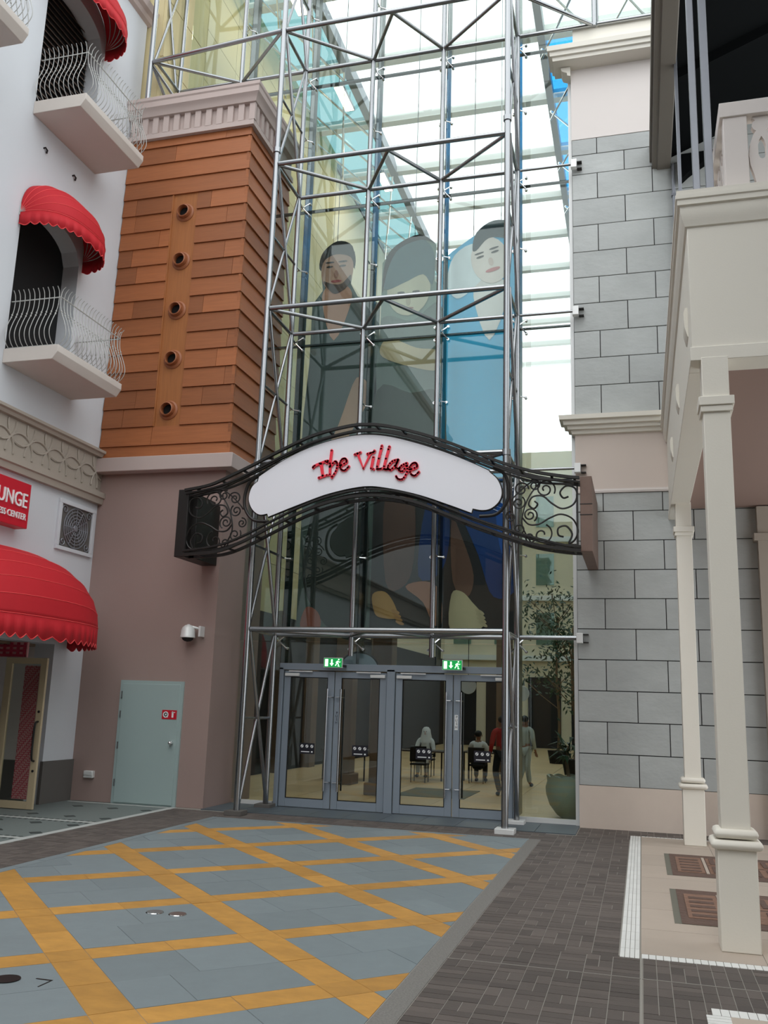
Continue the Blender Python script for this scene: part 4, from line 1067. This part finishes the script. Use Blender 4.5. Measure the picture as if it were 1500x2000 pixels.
# man with dark cap
flat_print(smooth_poly([(-5.0, 6.1), (-5.0, 9.2), (-4.85, 9.7), (-4.3, 9.55), (-3.75, 9.9), (-3.62, 8.8), (-3.68, 6.1)]), (96, 112, 104), 1, 'printed_shirt')
flat_print(smooth_poly([(-5.0, 6.1), (-5.0, 8.1), (-4.3, 8.0), (-3.66, 7.9), (-3.68, 6.1)]), (56, 66, 56), 2, 'printed_lap')
flat_print(oval(-4.4, 10.25, .46, .58), (196, 186, 160), 3, 'printed_face')
flat_print(smooth_poly([(-4.92, 10.3), (-4.88, 10.95), (-4.6, 11.3), (-4.15, 11.35), (-3.88, 11.0), (-3.9, 10.3), (-4.1, 10.55), (-4.5, 10.4)]), (70, 100, 106), 4, 'printed_cap')
flat_print(smooth_poly([(-4.96, 10.2), (-4.92, 10.9), (-4.7, 11.25), (-4.2, 11.45), (-3.85, 11.2), (-4.15, 11.33), (-4.62, 11.18), (-4.85, 10.75)]), (24, 26, 28), 5, 'printed_cap_edge')
for dx in (-.16, .16): flat_print(oval(-4.4 + dx, 10.18, .08, .025), (70, 62, 56), 5, 'printed_eye')
flat_print(oval(-4.4, 9.98, .05, .1), (170, 156, 132), 5, 'printed_nose'); flat_print(oval(-4.4, 9.82, .12, .03), (150, 100, 90), 5, 'printed_mouth')
flat_print(smooth_poly([(-4.95, 9.05), (-4.75, 9.2), (-4.2, 8.95), (-3.75, 8.85), (-3.75, 8.45), (-4.3, 8.55), (-4.9, 8.8)]), (198, 176, 138), 4, 'printed_forearm')
# man in blue resting his head on his hand
flat_print(smooth_poly([(-3.05, 9.95), (-2.72, 9.0), (-2.35, 9.95), (-2.5, 10.3), (-2.9, 10.3)]), (240, 228, 224), 2, 'printed_collar')
flat_print(smooth_poly([(-3.6, 10.3), (-3.45, 10.9), (-3.0, 11.1), (-2.8, 10.5), (-3.1, 10.1), (-3.4, 9.95)]), (238, 240, 244), 3, 'printed_sleeve')
flat_print(oval(-2.72, 10.72, .38, .52, .25), (244, 224, 216), 4, 'printed_face')
flat_print(smooth_poly([(-3.08, 11.0), (-3.0, 11.35), (-2.65, 11.58), (-2.25, 11.45), (-2.2, 10.9), (-2.4, 11.15), (-2.75, 11.2), (-3.0, 10.95)]), (44, 58, 64), 5, 'printed_hair')
for dx, dz in ((-.18, -.02), (.12, .07)): flat_print(oval(-2.74 + dx, 10.82 + dz, .08, .022, .25), (70, 60, 58), 6, 'printed_eye'); flat_print(oval(-2.76 + dx, 10.9 + dz, .1, .018, .25), (60, 50, 48), 6, 'printed_brow')
flat_print(oval(-2.70, 10.68, .05, .09, .25), (226, 196, 186), 6, 'printed_nose'); flat_print(oval(-2.66, 10.5, .15, .04, .25), (206, 120, 120), 6, 'printed_mouth')
# knees, jeans and clasped hands below the sign
flat_print(smooth_poly([(-4.05, 4.3), (-3.95, 5.6), (-3.6, 6.1), (-3.45, 5.2), (-3.6, 4.4)]), (20, 54, 116), 2, 'printed_jeans')
flat_print(smooth_poly([(-3.35, 6.0), (-2.2, 6.0), (-2.14, 4.2), (-2.6, 3.9), (-2.9, 4.7)]), (16, 62, 132), 2, 'printed_jeans')
flat_print(smooth_poly([(-2.55, 5.6), (-2.16, 5.6), (-2.16, 4.7), (-2.45, 4.7)]), (20, 92, 190), 3, 'printed_jeans_highlight')
flat_print(smooth_poly([(-4.75, 5.9), (-4.2, 5.9), (-4.15, 4.6), (-4.35, 4.1), (-4.7, 4.2)]), (96, 66, 56), 2, 'printed_knee')
flat_print(smooth_poly([(-3.42, 5.4), (-3.2, 5.0), (-2.98, 4.3), (-3.1, 3.9), (-3.38, 4.2)]), (120, 84, 70), 3, 'printed_knee')
flat_print(smooth_poly([(-4.95, 3.95), (-4.7, 4.0), (-4.5, 3.75), (-4.45, 3.5), (-4.75, 3.5), (-4.9, 3.6)]), (186, 140, 84), 4, 'printed_hand')
for k in range(4): flat_print(oval(-4.48 + .03 * k, 3.62 - .07 * k, .09, .033, -.4), (176, 128, 78), 5, 'printed_finger')
flat_print(smooth_poly([(-4.3, 4.1), (-3.9, 4.2), (-3.62, 4.0), (-3.58, 3.4), (-3.75, 3.4), (-3.95, 3.8)]), (176, 120, 92), 3, 'printed_hand')
flat_print(smooth_poly([(-3.40, 3.95), (-3.2, 4.0), (-3.0, 3.8), (-2.8, 3.55), (-2.85, 3.3), (-3.4, 3.25)]), (214, 196, 158), 4, 'printed_hand')
for k in range(4): flat_print(oval(-2.86 + .02 * k, 3.62 - .075 * k, .10, .035, -.5), (206, 186, 150), 5, 'printed_finger')
flat_print(smooth_poly([(-6.4, 3.3), (-6.3, 3.7), (-6.05, 3.6), (-6.0, 3.3)]), (150, 84, 66), 3, 'printed_hand')
flat_print(smooth_poly([(-6.4, 4.2), (-6.2, 5.8), (-5.6, 6.0), (-5.1, 5.4), (-5.1, 3.3), (-5.7, 3.2)]), (44, 50, 46), 2, 'printed_trousers')
for x, z in ((-6.0, 11.5), (-4.3, 11.4), (-2.5, 11.55)): MB().cyl((x, 16.87, z), (x, 16.87, 19.84), .008, 6).build('suspension_cable', 'steel', bn)
MB().cyl((-6.55, 16.87, 3.14), (-2.08, 16.87, 3.14), .03, 8).build('bottom_bar', 'steel', bn)

# ================================================================== THE HALL BEHIND THE GLASS
hall = struct(MB().box(-16, 6, 16.35, 47, -.3, -.03).build('floor_hall', 'grout'))
for i in range(8):
    for j in range(14):
        x0 = -9.6 + i * 1.4; y0 = 16.36 + j * 1.4
        MB().box(x0 + .004, x0 + 1.396, y0 + .004, y0 + 1.396, -.05, .0).build('hall_tile', 'hall_floor', hall, smooth=0)
MB().box(-16, 6, 35.96, 47, -.05, -.001).build('hall_paving', 'hall_floor', hall, smooth=0)
wh = struct(MB().box(-10.3, -9.72, 17.2, 47, 0, 20).build('wall_hall_left', 'joint', smooth=0))
for i in range(6):
    for j in range(12):
        MB().box(-9.74, -9.68, 17.2 + i * 1.6 + .008, 17.2 + (i + 1) * 1.6 - .008, 4.2 + j * 1.35 + .008, 4.2 + (j + 1) * 1.35 - .008).build('wall_panel', 'beige_panel', wh, smooth=0)
MB().box(-10.3, -9.76, 15.36, 17.2, 14.0, 20).build('wall_return', 'beige_panel', wh, smooth=0)
for j in range(4): MB().box(-9.76, -9.68, 15.37, 17.19, 14.1 + j * 1.45, 15.53 + j * 1.45).build('wall_panel', 'beige_panel', wh, smooth=0)
MB().box(-9.74, -9.70, 26.9, 47, 4.2, 20).build('wall_face', 'hall_cream', wh, smooth=0)
MB().box(-9.74, -9.66, 17.2, 47, 0, 4.2).build('shop_fronts', 'dark', wh, smooth=0)
for y in (18.4, 20.9, 23.4, 26, 29, 33): MB().box(-9.72, -9.4, y, y + .5, 0, 4.3).build('wall_pier', 'hall_brown', wh, smooth=0)
wr2 = struct(MB().box(.9, 1.4, 16.7, 47, 0, 20).build('wall_hall_right', 'hall_white', smooth=0))
for z in (4.6, 7.7, 10.8, 13.9, 17.0):
    MB().box(-.3, .95, 24, 47, z, z + .8).build('gallery_edge', 'hall_white', wr2, smooth=0)
    MB().box(-.34, -.30, 24, 47, z + .85, z + 1.65).build('gallery_glass', 'door_glass', wr2, smooth=0)
    MB().cyl((-.32, 24, z + 1.7), (-.32, 47, z + 1.7), .03, 6).build('gallery_rail', 'steel', wr2)
wf = struct(MB().box(-10.3, 1.4, 46.4, 47, 0, 15).build('wall_hall_end', 'hall_cream', smooth=0))
for i in range(5):
    MB().box(-9.6 + i * 2.1, -8.0 + i * 2.1, 46.3, 46.45, 0, 3.4).build('shop_front', 'dark', wf, smooth=0)
for z in (4.2, 7.2, 10.2, 13.2): MB().box(-10, 1, 46.15, 46.4, z, z + .25).build('string_course', 'hall_white', wf, smooth=0)
for i in range(5):
    for z in (5.0, 8.0, 11.0): MB().box(-9.2 + i * 2.1, -8.3 + i * 2.1, 46.35, 46.41, z, z + 1.6).build('window_opening', 'teal_glass', wf, smooth=0)
# lintel box over the doors inside and a lower ceiling zone
# roof: white fabric between steel beams, blue and teal glazing along the sides
rf = struct(MB().box(-7.95, -7.72, 16.5, 47, 19.9, 20.3).box(-2.3, -2.1, 16.5, 47, 19.9, 20.3).box(-10.3, -9.7, 16.5, 47, 19.9, 20.3).box(.9, 1.4, 16.5, 47, 19.9, 20.3).build('ceiling_hall', 'galv', smooth=0))
ys = [16.6 + 2.75 * i for i in range(12)]
for i, y in enumerate(ys):
    MB().box(-9.7, .9, y - .13, y + .13, 19.95, 20.25).build('roof_beam', 'hall_white', rf, smooth=0)
    if i + 1 < len(ys):
        y1 = ys[i + 1]; n = 6; mb = MB()
        P = [(-7.72, y + .15), (-2.3, y1 - .15)]
        vs = []; fs = []
        for a in range(n + 1):
            for b_ in range(n + 1):
                u, v = a / n, b_ / n; vs.append((-7.72 + 5.42 * u, y + .15 + (2.45) * v, 20.15 + .35 * math.sin(PI * v)))
        for a in range(n):
            for b_ in range(n): fs.append((a * (n + 1) + b_, (a + 1) * (n + 1) + b_, (a + 1) * (n + 1) + b_ + 1, a * (n + 1) + b_ + 1))
        MB().add(vs, fs).build('fabric_panel', 'fabric_roof', rf)
        if i < 2: MB().box(-2.1, .9, y + .16, y1 - .16, 20.1, 20.12).build('roof_pane', 'door_glass', rf, smooth=0)
        else: MB().box(-2.1, .9, y + .16, y1 - .16, 20.1, 20.12).build('roof_pane', 'blue_glass', rf, smooth=0)
        MB().box(-9.7, -7.95, y + .16, y1 - .16, 20.1, 20.12).build('roof_pane', 'teal_glass', rf, smooth=0)
        for xa, xb in ((-2.2, -.65), (-.65, .9), (-9.7, -8.8), (-8.8, -7.9)):
            MB().cyl((xa, y, 19.6), (xb, y1, 19.6), .035, 6).build('roof_brace', 'chrome', rf)
            MB().cyl((xb, y, 19.9), (xa, y1, 19.3), .03, 6).build('roof_brace', 'chrome', rf)
# round hall columns and ceiling lamps inside the doors
for i, (x, y, lb) in enumerate(((-6.9, 21.5, 'brown hall column seen through the glazed doors, deeper in the hall'), (-5.4, 19.5, 'brown square hall column behind the first pair of glass doors'), (-3.9, 27.5, 'pale brown hall column far behind the second pair of glass doors'))):
    c = thing('hall_column', (x, y, 0), lb, 'column', 'columns inside the hall')
    MB().box(x - .22, x + .22, y - .22, y + .22, .0, 5.2).build('shaft', 'hall_brown', c, bevel=.02)
    MB().box(x - .3, x + .3, y - .3, y + .3, 0, .25).build('base', 'hall_brown', c, bevel=.02)

# half-round plaque standing on the lintel inside
pl = thing('arched_plaque', (-5.05, 16.5, 2.6), 'half-round grey plaque behind the glass above the doors', 'sign')
MB().prism([(-5.05 + .36 * math.cos(PI * i / 20), 2.50 + .30 * math.sin(PI * i / 20)) for i in range(21)], 'y', 16.44, 16.47).build('board', 'alu', pl, smooth=0)
MB().tube([(-5.05 + .38 * math.cos(PI * i / 20), 16.455, 2.50 + .32 * math.sin(PI * i / 20)) for i in range(21)], .018, 6).build('rim', 'iron', pl)
for i, (x, y, z, lb) in enumerate(((-3.34, 18.4, 2.3, 'white oval sign hanging inside behind the glass doors'), (-2.47, 20.0, 2.2, 'white oval sign hanging inside behind the tall pane by the slate wall'))):
    h = thing('hanging_sign', (x, y, z), lb, 'sign', 'oval signs hanging in the hall')
    MB().lathe([(.16, -.012), (.165, 0), (.16, .012)], (x, y, z), 24, 'y').build('disc', 'letter_white', h)
    MB().cyl((x, y, z + .15), (x, y, 19.9), .008, 6).build('rod', 'iron', h)
    MB().box(x - .06, x + .06, y - .06, y + .06, 19.84, 19.92).build('ceiling_plate', 'iron', h)

# rug, tables and chairs
rg = MB().box(-5.1, -3.6, 19.5, 21.5, .0, .012).build('rug', 'rug'); tag(rg, 'grey green rug on the hall floor behind the second pair of doors', 'rug')
def table(x, y, w, d, h, label):
    t = thing('cafe_table', (x, y, 0), label, 'table', 'tables in the hall')
    MB().box(x - w / 2, x + w / 2, y - d / 2, y + d / 2, h - .035, h).build('table_top', 'table', t, bevel=.006)
    for sx in (-1, 1):
        for sy in (-1, 1): MB().cyl((x + sx * (w / 2 - .06), y + sy * (d / 2 - .06), 0), (x + sx * (w / 2 - .06), y + sy * (d / 2 - .06), h - .035), .022, 8).build('leg', 'table', t)
table(-5.75, 24.0, 1.7, .8, .74, 'long dark table in front of the seated man in white headscarf')
table(-4.05, 24.6, 1.0, .8, .74, 'dark table before the seated man with white shirt')
table(-7.2, 22.8, 1.2, .8, .74, 'dark table behind the first pair of glass doors')
def chair(x, y, rz, label):
    c = thing('cafe_chair', (x, y, 0), label, 'chair', 'dark chairs in the hall')
    MB().box(x - .21, x + .21, y - .2, y + .2, .42, .46).build('seat', 'dark', c, bevel=.01)
    s = 1 if rz == 0 else -1
    MB().box(x - .21, x + .21, y + s * .19, y + s * .22, .50, .88).build('backrest', 'dark', c, bevel=.01)
    for sx in (-1, 1):
        for sy in (-1, 1): MB().cyl((x + sx * .18, y + sy * .18, 0), (x + sx * .18, y + sy * .18, .88 if sy == s else .43), .014, 6).build('leg', 'dark', c)
chair(-6.3, 23.2, 1, 'dark chair at the long table, towards the mauve wall'); chair(-5.4, 23.1, 1, 'dark chair at the long table, towards the slate wall')
chair(-5.7, 25.15, 0, 'dark chair under the man in white headscarf'); chair(-4.05, 23.75, 1, 'dark chair under the man with white shirt'); chair(-7.1, 22.1, 1, 'dark chair at the table behind the first doors')

# ================================================================== PEOPLE
def skin_mesh(nodes, edges, name, m, parent, sub=1):
    """nodes: {key: (x,y,z,r)}; one continuous skinned body"""
    keys = list(nodes); me = bpy.data.meshes.new(name); o0 = ORG[parent.name]
    me.from_pydata([tuple(Vector(nodes[k][:3]) - o0) for k in keys], [(keys.index(a), keys.index(b)) for a, b in edges], [])
    o = bpy.data.objects.new(name, me); COL.objects.link(o)
    sk = o.modifiers.new('skin', 'SKIN'); sk.use_smooth_shade = True
    lay = me.skin_vertices[0] if me.skin_vertices else None
    if lay is None:
        bpy.context.view_layer.objects.active = o; lay = me.skin_vertices[0]
    for i, k in enumerate(keys):
        r = nodes[k][3]; lay.data[i].radius = (r, r) if not isinstance(r, tuple) else r
        lay.data[i].use_root = (k == 'pelvis')
    sb = o.modifiers.new('sub', 'SUBSURF'); sb.levels = sub; sb.render_levels = sub
    dg = bpy.context.evaluated_depsgraph_get(); dg.update()
    nm = bpy.data.meshes.new_from_object(o.evaluated_get(dg))
    bpy.data.objects.remove(o)
    nm.materials.clear(); nm.materials.append(M[m]); nm.polygons.foreach_set('use_smooth', [True] * len(nm.polygons))
    b = bpy.data.objects.new(name, nm); COL.objects.link(b); b.parent = parent; ORG[b.name] = o0
    return b
def person(x, y, ang, sc, label, top, bottom, skin='skin', seated=False, robe=False, scarf=False, hand=None):
    p = thing('person', (x, y, 0), label, 'person', 'people in the hall')
    ca, sa = math.cos(ang), math.sin(ang)
    def Wd(v): return (x + (v[0] * ca - v[1] * sa) * sc, y + (v[0] * sa + v[1] * ca) * sc, v[2] * sc)
    dz = -.42 if seated else 0
    J = {'pelvis': (0, 0, .95 + dz, .125), 'waist': (0, 0, 1.10 + dz, .115), 'chest': (0, -.005, 1.30 + dz, .145), 'neckb': (0, 0, 1.46 + dz, .07), 'neck': (0, -.01, 1.52 + dz, .052), 'jaw': (0, -.035, 1.575 + dz, .066), 'head': (0, -.015, 1.66 + dz, .095), 'crown': (0, 0, 1.735 + dz, .07)}
    E_ = [('pelvis', 'waist'), ('waist', 'chest'), ('chest', 'neckb'), ('neckb', 'neck'), ('neck', 'jaw'), ('jaw', 'head'), ('head', 'crown')]
    for s, n in ((-1, 'l'), (1, 'r')):
        if seated:
            kn, an, to = (s * .12, -.44, .50, .062), (s * .12, -.42, .10, .042), (s * .13, -.58, .03, .032)
            el, wr = (s * .27, -.12, 1.12 + dz, .042), (s * .16, -.36, 1.10 + dz, .028)
        else:
            f = .10 * s
            kn, an, to = (s * .105, -.03 - f, .50, .060), (s * .11, .05 + f, .09, .040), (s * .13, -.10 + f, .035, .032)
            el, wr = (s * .26, .03, 1.13, .042), (s * .25, -.10, .90, .028)
        J.update({'hip' + n: (s * .10, 0, .90 + dz, .085), 'knee' + n: kn, 'ank' + n: an, 'toe' + n: to, 'sh' + n: (s * .19, 0, 1.42 + dz, .062), 'elb' + n: el, 'wri' + n: wr})
        E_ += [('pelvis', 'hip' + n), ('hip' + n, 'knee' + n), ('knee' + n, 'ank' + n), ('ank' + n, 'toe' + n), ('neckb', 'sh' + n), ('sh' + n, 'elb' + n), ('elb' + n, 'wri' + n)]
        d = Vector(wr[:3]) - Vector(el[:3]); d.normalize(); side = Vector((1, 0, 0)) if abs(d.x) < .8 else Vector((0, 0, 1))
        side = (side - d * side.dot(d)).normalized(); pal = Vector(wr[:3]) + d * .07
        J['palm' + n] = (*pal, .026); E_.append(('wri' + n, 'palm' + n))
        for q, (off, ln) in enumerate(((-.03, .070), (-.010, .082), (.010, .078), (.028, .060))):
            a_ = pal + side * off + d * .03; b_ = a_ + d * ln * .55 ; c_ = b_ + d * ln * .4 + Vector((0, -.012, -.01))
            J['f%d%s' % (q, n)] = (*a_, .010); J['g%d%s' % (q, n)] = (*b_, .009); J['h%d%s' % (q, n)] = (*c_, .008)
            E_ += [('palm' + n, 'f%d%s' % (q, n)), ('f%d%s' % (q, n), 'g%d%s' % (q, n)), ('g%d%s' % (q, n), 'h%d%s' % (q, n))]
        t0 = Vector(wr[:3]) + d * .04 - side * s * .035; t1 = t0 + d * .035 - side * s * .02
        J['t0' + n] = (*t0, .011); J['t1' + n] = (*t1, .009); E_ += [('palm' + n, 't0' + n), ('t0' + n, 't1' + n)]
    W_ = {k: (*Wd(v), v[3] * sc) for k, v in J.items()}
    skin_mesh(W_, E_, 'body', skin, p)
    # face
    def at(a, b, c): return Wd((a, b, c + dz))
    mb = MB()
    for s in (-1, 1): mb.ball(at(s * .034, -.105, 1.665), .012 * sc, n=8, m=6)
    mb.build('eyes', 'hair', p)
    MB().cyl(at(0, -.095, 1.67), at(0, -.128, 1.625), .008 * sc, 8, .016 * sc).build('nose', skin, p)
    MB().box(*sorted((at(-.025, -.10, 1.59)[0], at(.025, -.10, 1.59)[0])), at(0, -.108, 1.59)[1] - .006, at(0, -.108, 1.59)[1] + .006, (1.585 + dz) * sc, (1.595 + dz) * sc).build('mouth', 'letter_red', p) if abs(sa) < .3 else None
    mb = MB()
    for s in (-1, 1): mb.ball(at(s * .098, -.005, 1.65), .012 * sc, .022 * sc, .032 * sc, 8, 6)
    mb.build('ears', skin, p)
    if scarf:
        MB().lathe([(.19 * sc, 1.36 * sc + dz * sc), (.165 * sc, (1.5 + dz) * sc), (.135 * sc, (1.62 + dz) * sc), (.12 * sc, (1.72 + dz) * sc), (.07 * sc, (1.785 + dz) * sc), (.001, (1.80 + dz) * sc)], (at(0, .035, 0)[0], at(0, .035, 0)[1], 0), 20).build('headscarf', 'cloth_white', p)
    else:
        o = MB(); h = at(0, .022, 1.70); o.ball(h, .103 * sc, .105 * sc, .088 * sc, 16, 10); o.build('hair', 'hair', p)
    # clothing: one skinned layer a little larger than the body
    C = {k: (*W_[k][:3], W_[k][3] + .018 * sc) for k in ('pelvis', 'waist', 'chest', 'neckb', 'shl', 'shr', 'elbl', 'elbr')}
    ce = [('pelvis', 'waist'), ('waist', 'chest'), ('chest', 'neckb'), ('neckb', 'shl'), ('neckb', 'shr'), ('shl', 'elbl'), ('shr', 'elbr')]
    C['neckb'] = (*W_['neckb'][:3], .078 * sc)
    for n in 'lr':
        w, e = Vector(W_['wri' + n][:3]), Vector(W_['elb' + n][:3]); q = e.lerp(w, .85); C['cuf' + n] = (*q, .044 * sc); ce.append(('elb' + n, 'cuf' + n))
    skin_mesh(C, ce, 'shirt', top, p)
    if robe and not seated:
        MB().lathe([(.27 * sc, .08 * sc), (.24 * sc, .4 * sc), (.19 * sc, .8 * sc), (.165 * sc, 1.05 * sc), (.15 * sc, 1.2 * sc)], (x, y, 0), 20).build('robe', bottom, p)
    else:
        L = {'pelvis': (*W_['pelvis'][:3], .145 * sc)}; le = []
        for n in 'lr':
            for k, r in (('hip', .10), ('knee', .080), ('ank', .065)): L[k + n] = (*W_[k + n][:3], r * sc)
            le += [('pelvis', 'hip' + n), ('hip' + n, 'knee' + n), ('knee' + n, 'ank' + n)]
        skin_mesh(L, le, 'trousers', bottom, p)
        mb = MB()
        for n in 'lr':
            t = Vector(W_['toe' + n][:3]); k = Vector(W_['ank' + n][:3]); m_ = (t + k) / 2
            mb.ball((m_.x, m_.y, .045 * sc), .05 * sc, .13 * sc, .045 * sc, 10, 6)
        mb.build('shoes', 'hair', p)
    return p
person(-5.7, 25.05, 0, .95, 'seated person in white headscarf and robe at the long table inside', 'cloth_white', 'cloth_white', 'skin_light', seated=True, scarf=True)
person(-4.05, 23.85, PI, .95, 'seated person in white shirt with back to the doors inside', 'cloth_white', 'cloth_dark', seated=True)
person(-3.02, 20.9, PI + .5, .96, 'standing person in red top and dark trousers inside by the glass doors', 'cloth_red', 'cloth_dark')
person(-2.82, 23.5, PI - .35, .96, 'standing person in pale grey clothes behind the tall pane by the slate wall', 'cloth_grey', 'cloth_grey')

# ================================================================== PLANTS INSIDE
pt = thing('planter', (-1.28, 17.35, 0), 'big round green grey pot with scalloped rim behind the tall pane by the slate wall', 'planter')
mb = MB(); n = 40; prof = [(.16, .0), (.24, .06), (.36, .22), (.42, .40), (.43, .52), (.40, .62), (.41, .70), (.37, .70), (.35, .60)]
mb.lathe(prof, (-1.28, 17.35, 0), n)
for i, v in enumerate(mb.v):
    r = i // n; k = i % n
    if r >= 6: mb.v[i] = (v[0], v[1], v[2] + .035 * abs(math.sin(PI * k * 10 / n)))
mb.build('pot', 'pot', pt)
MB().lathe([(.34, .6), (.15, .63), (.0005, .64)], (-1.28, 17.35, 0), 20).build('soil', 'dark', pt)
MB().tube([(-1.28, 17.35, .6), (-1.33, 17.35, .95), (-1.30, 17.33, 1.25)], .03, 8, rs=[.035, .028, .02]).build('stem', 'trunk', pt)
for i in range(34):
    a = random.uniform(0, 2 * PI); el = random.uniform(-.3, 1.1); ln = random.uniform(.28, .48)
    c = Vector((-1.31 + random.uniform(-.06, .06), 17.34 + random.uniform(-.06, .06), random.uniform(.95, 1.3)))
    d = Vector((math.cos(a) * math.cos(el), math.sin(a) * math.cos(el), math.sin(el))); s = d.cross(Vector((0, 0, 1))).normalized() * .035
    m_ = c + d * ln * .5 + Vector((0, 0, .03)); e = c + d * ln - Vector((0, 0, .08))
    MB().add([c, m_ + s, e, m_ - s, m_ + Vector((0, 0, -.008))], [(0, 1, 4), (1, 2, 4), (2, 3, 4), (3, 0, 4)]).build('leaf', 'leaf', pt, smooth=0)
def hall_tree(x, y, h, label, seed):
    rnd = random.Random(seed); t = thing('hall_tree', (x, y, 0), label, 'tree', 'slender trees in the hall')
    MB().lathe([(.3, 0), (.38, .45), (.34, .45)], (x, y, 0), 20).build('tub', 'dark', t)
    mb = MB().tube(spline([(x, y, .3), (x + .05, y, h * .3), (x - .04, y, h * .6), (x + .02, y, h)], 5), .05, 8)
    tips = []
    for k in range(14):
        z = h * rnd.uniform(.35, .98); a = rnd.uniform(0, 6.28); ln = rnd.uniform(.5, 1.3)
        e = Vector((x + math.cos(a) * ln, y + math.sin(a) * ln, z + ln * .8)); mb.tube([(x, y, z), tuple(Vector((x, y, z)).lerp(e, .5) + Vector((0, 0, -.05))), tuple(e)], .016, 5); tips.append(e)
    mb.build('trunk', 'trunk', t)
    lv = MB()
    for e in tips:
        for q in range(60):
            c = e + Vector((rnd.gauss(0, .38), rnd.gauss(0, .38), rnd.gauss(0, .3))); d = Vector((rnd.gauss(0, 1), rnd.gauss(0, 1), rnd.gauss(0, 1))).normalized() * .09; s = d.orthogonal().normalized() * .035
            lv.add([c - d, c + s, c + d, c - s], [(0, 1, 2, 3)])
    o = lv.build('foliage', 'leaf', t, smooth=0); o['kind'] = 'stuff'
hall_tree(-1.95, 28.5, 4.4, 'slender potted tree deep in the hall behind the tall pane', 3)
hall_tree(-2.9, 34, 5.2, 'taller potted tree far down the hall behind the tall pane', 5)

# ================================================================== STREET BEHIND THE CAMERA (mirrored in the glass)
op = struct(MB().box(-10.1, 8, -17, -15, 0, 11.5).build('wall_street_end', 'hall_brown', smooth=0))
for i in range(7):
    for z in (.2, 4.2, 8.2): MB().box(-9.4 + i * 2.5, -7.8 + i * 2.5, -15.05, -14.9, z, z + 2.6).build('window_opening', 'dark', op, smooth=0)
sr = struct(MB().box(4.5, 6, -15, 8.4, 0, 12).build('wall_street_right', 'frieze', smooth=0))
for i in range(7):
    for z in (.3, 4.4): MB().box(4.4, 4.55, -14 + i * 3.1, -12 + i * 3.1, z, z + 2.5).build('window_opening', 'dark', sr, smooth=0)

# warm area lamps added to brighten the hall's dark beige wall
for i, y in enumerate((18.5, 22.5, 27.0)):
    hl = thing('added_wall_lamp', (-8.0, y, 18.8), ['added warm lamp brightening the hall wall, first from the glass', 'added warm lamp brightening the hall wall, second from the glass', 'added warm lamp brightening the hall wall, third from the glass'][i], 'lamp', 'lamps added to brighten the hall wall')
    MB().box(-8.15, -7.85, y - .6, y + .6, 19.3, 19.4).build('housing', 'alu', hl, bevel=.01)
    MB().box(-8.13, -7.87, y - .55, y + .55, 19.285, 19.3).build('diffuser', 'lamp', hl, smooth=0)
    for q in (-.5, .5): MB().cyl((-8.0, y + q, 19.4), (-8.0, y + q, 19.9), .01, 6).build('cable', 'iron', hl)
    ld = bpy.data.lights.new('added_wall_lamp_light', 'AREA'); ld.shape = 'RECTANGLE'; ld.size = .25; ld.size_y = 1.1; ld.energy = 38; ld.color = (1, .84, .58)
    lo_ = bpy.data.objects.new('added_wall_lamp_light', ld); COL.objects.link(lo_); lo_.parent = hl; lo_.location = (0, 0, .45); lo_.rotation_euler = (0, math.radians(55), 0)
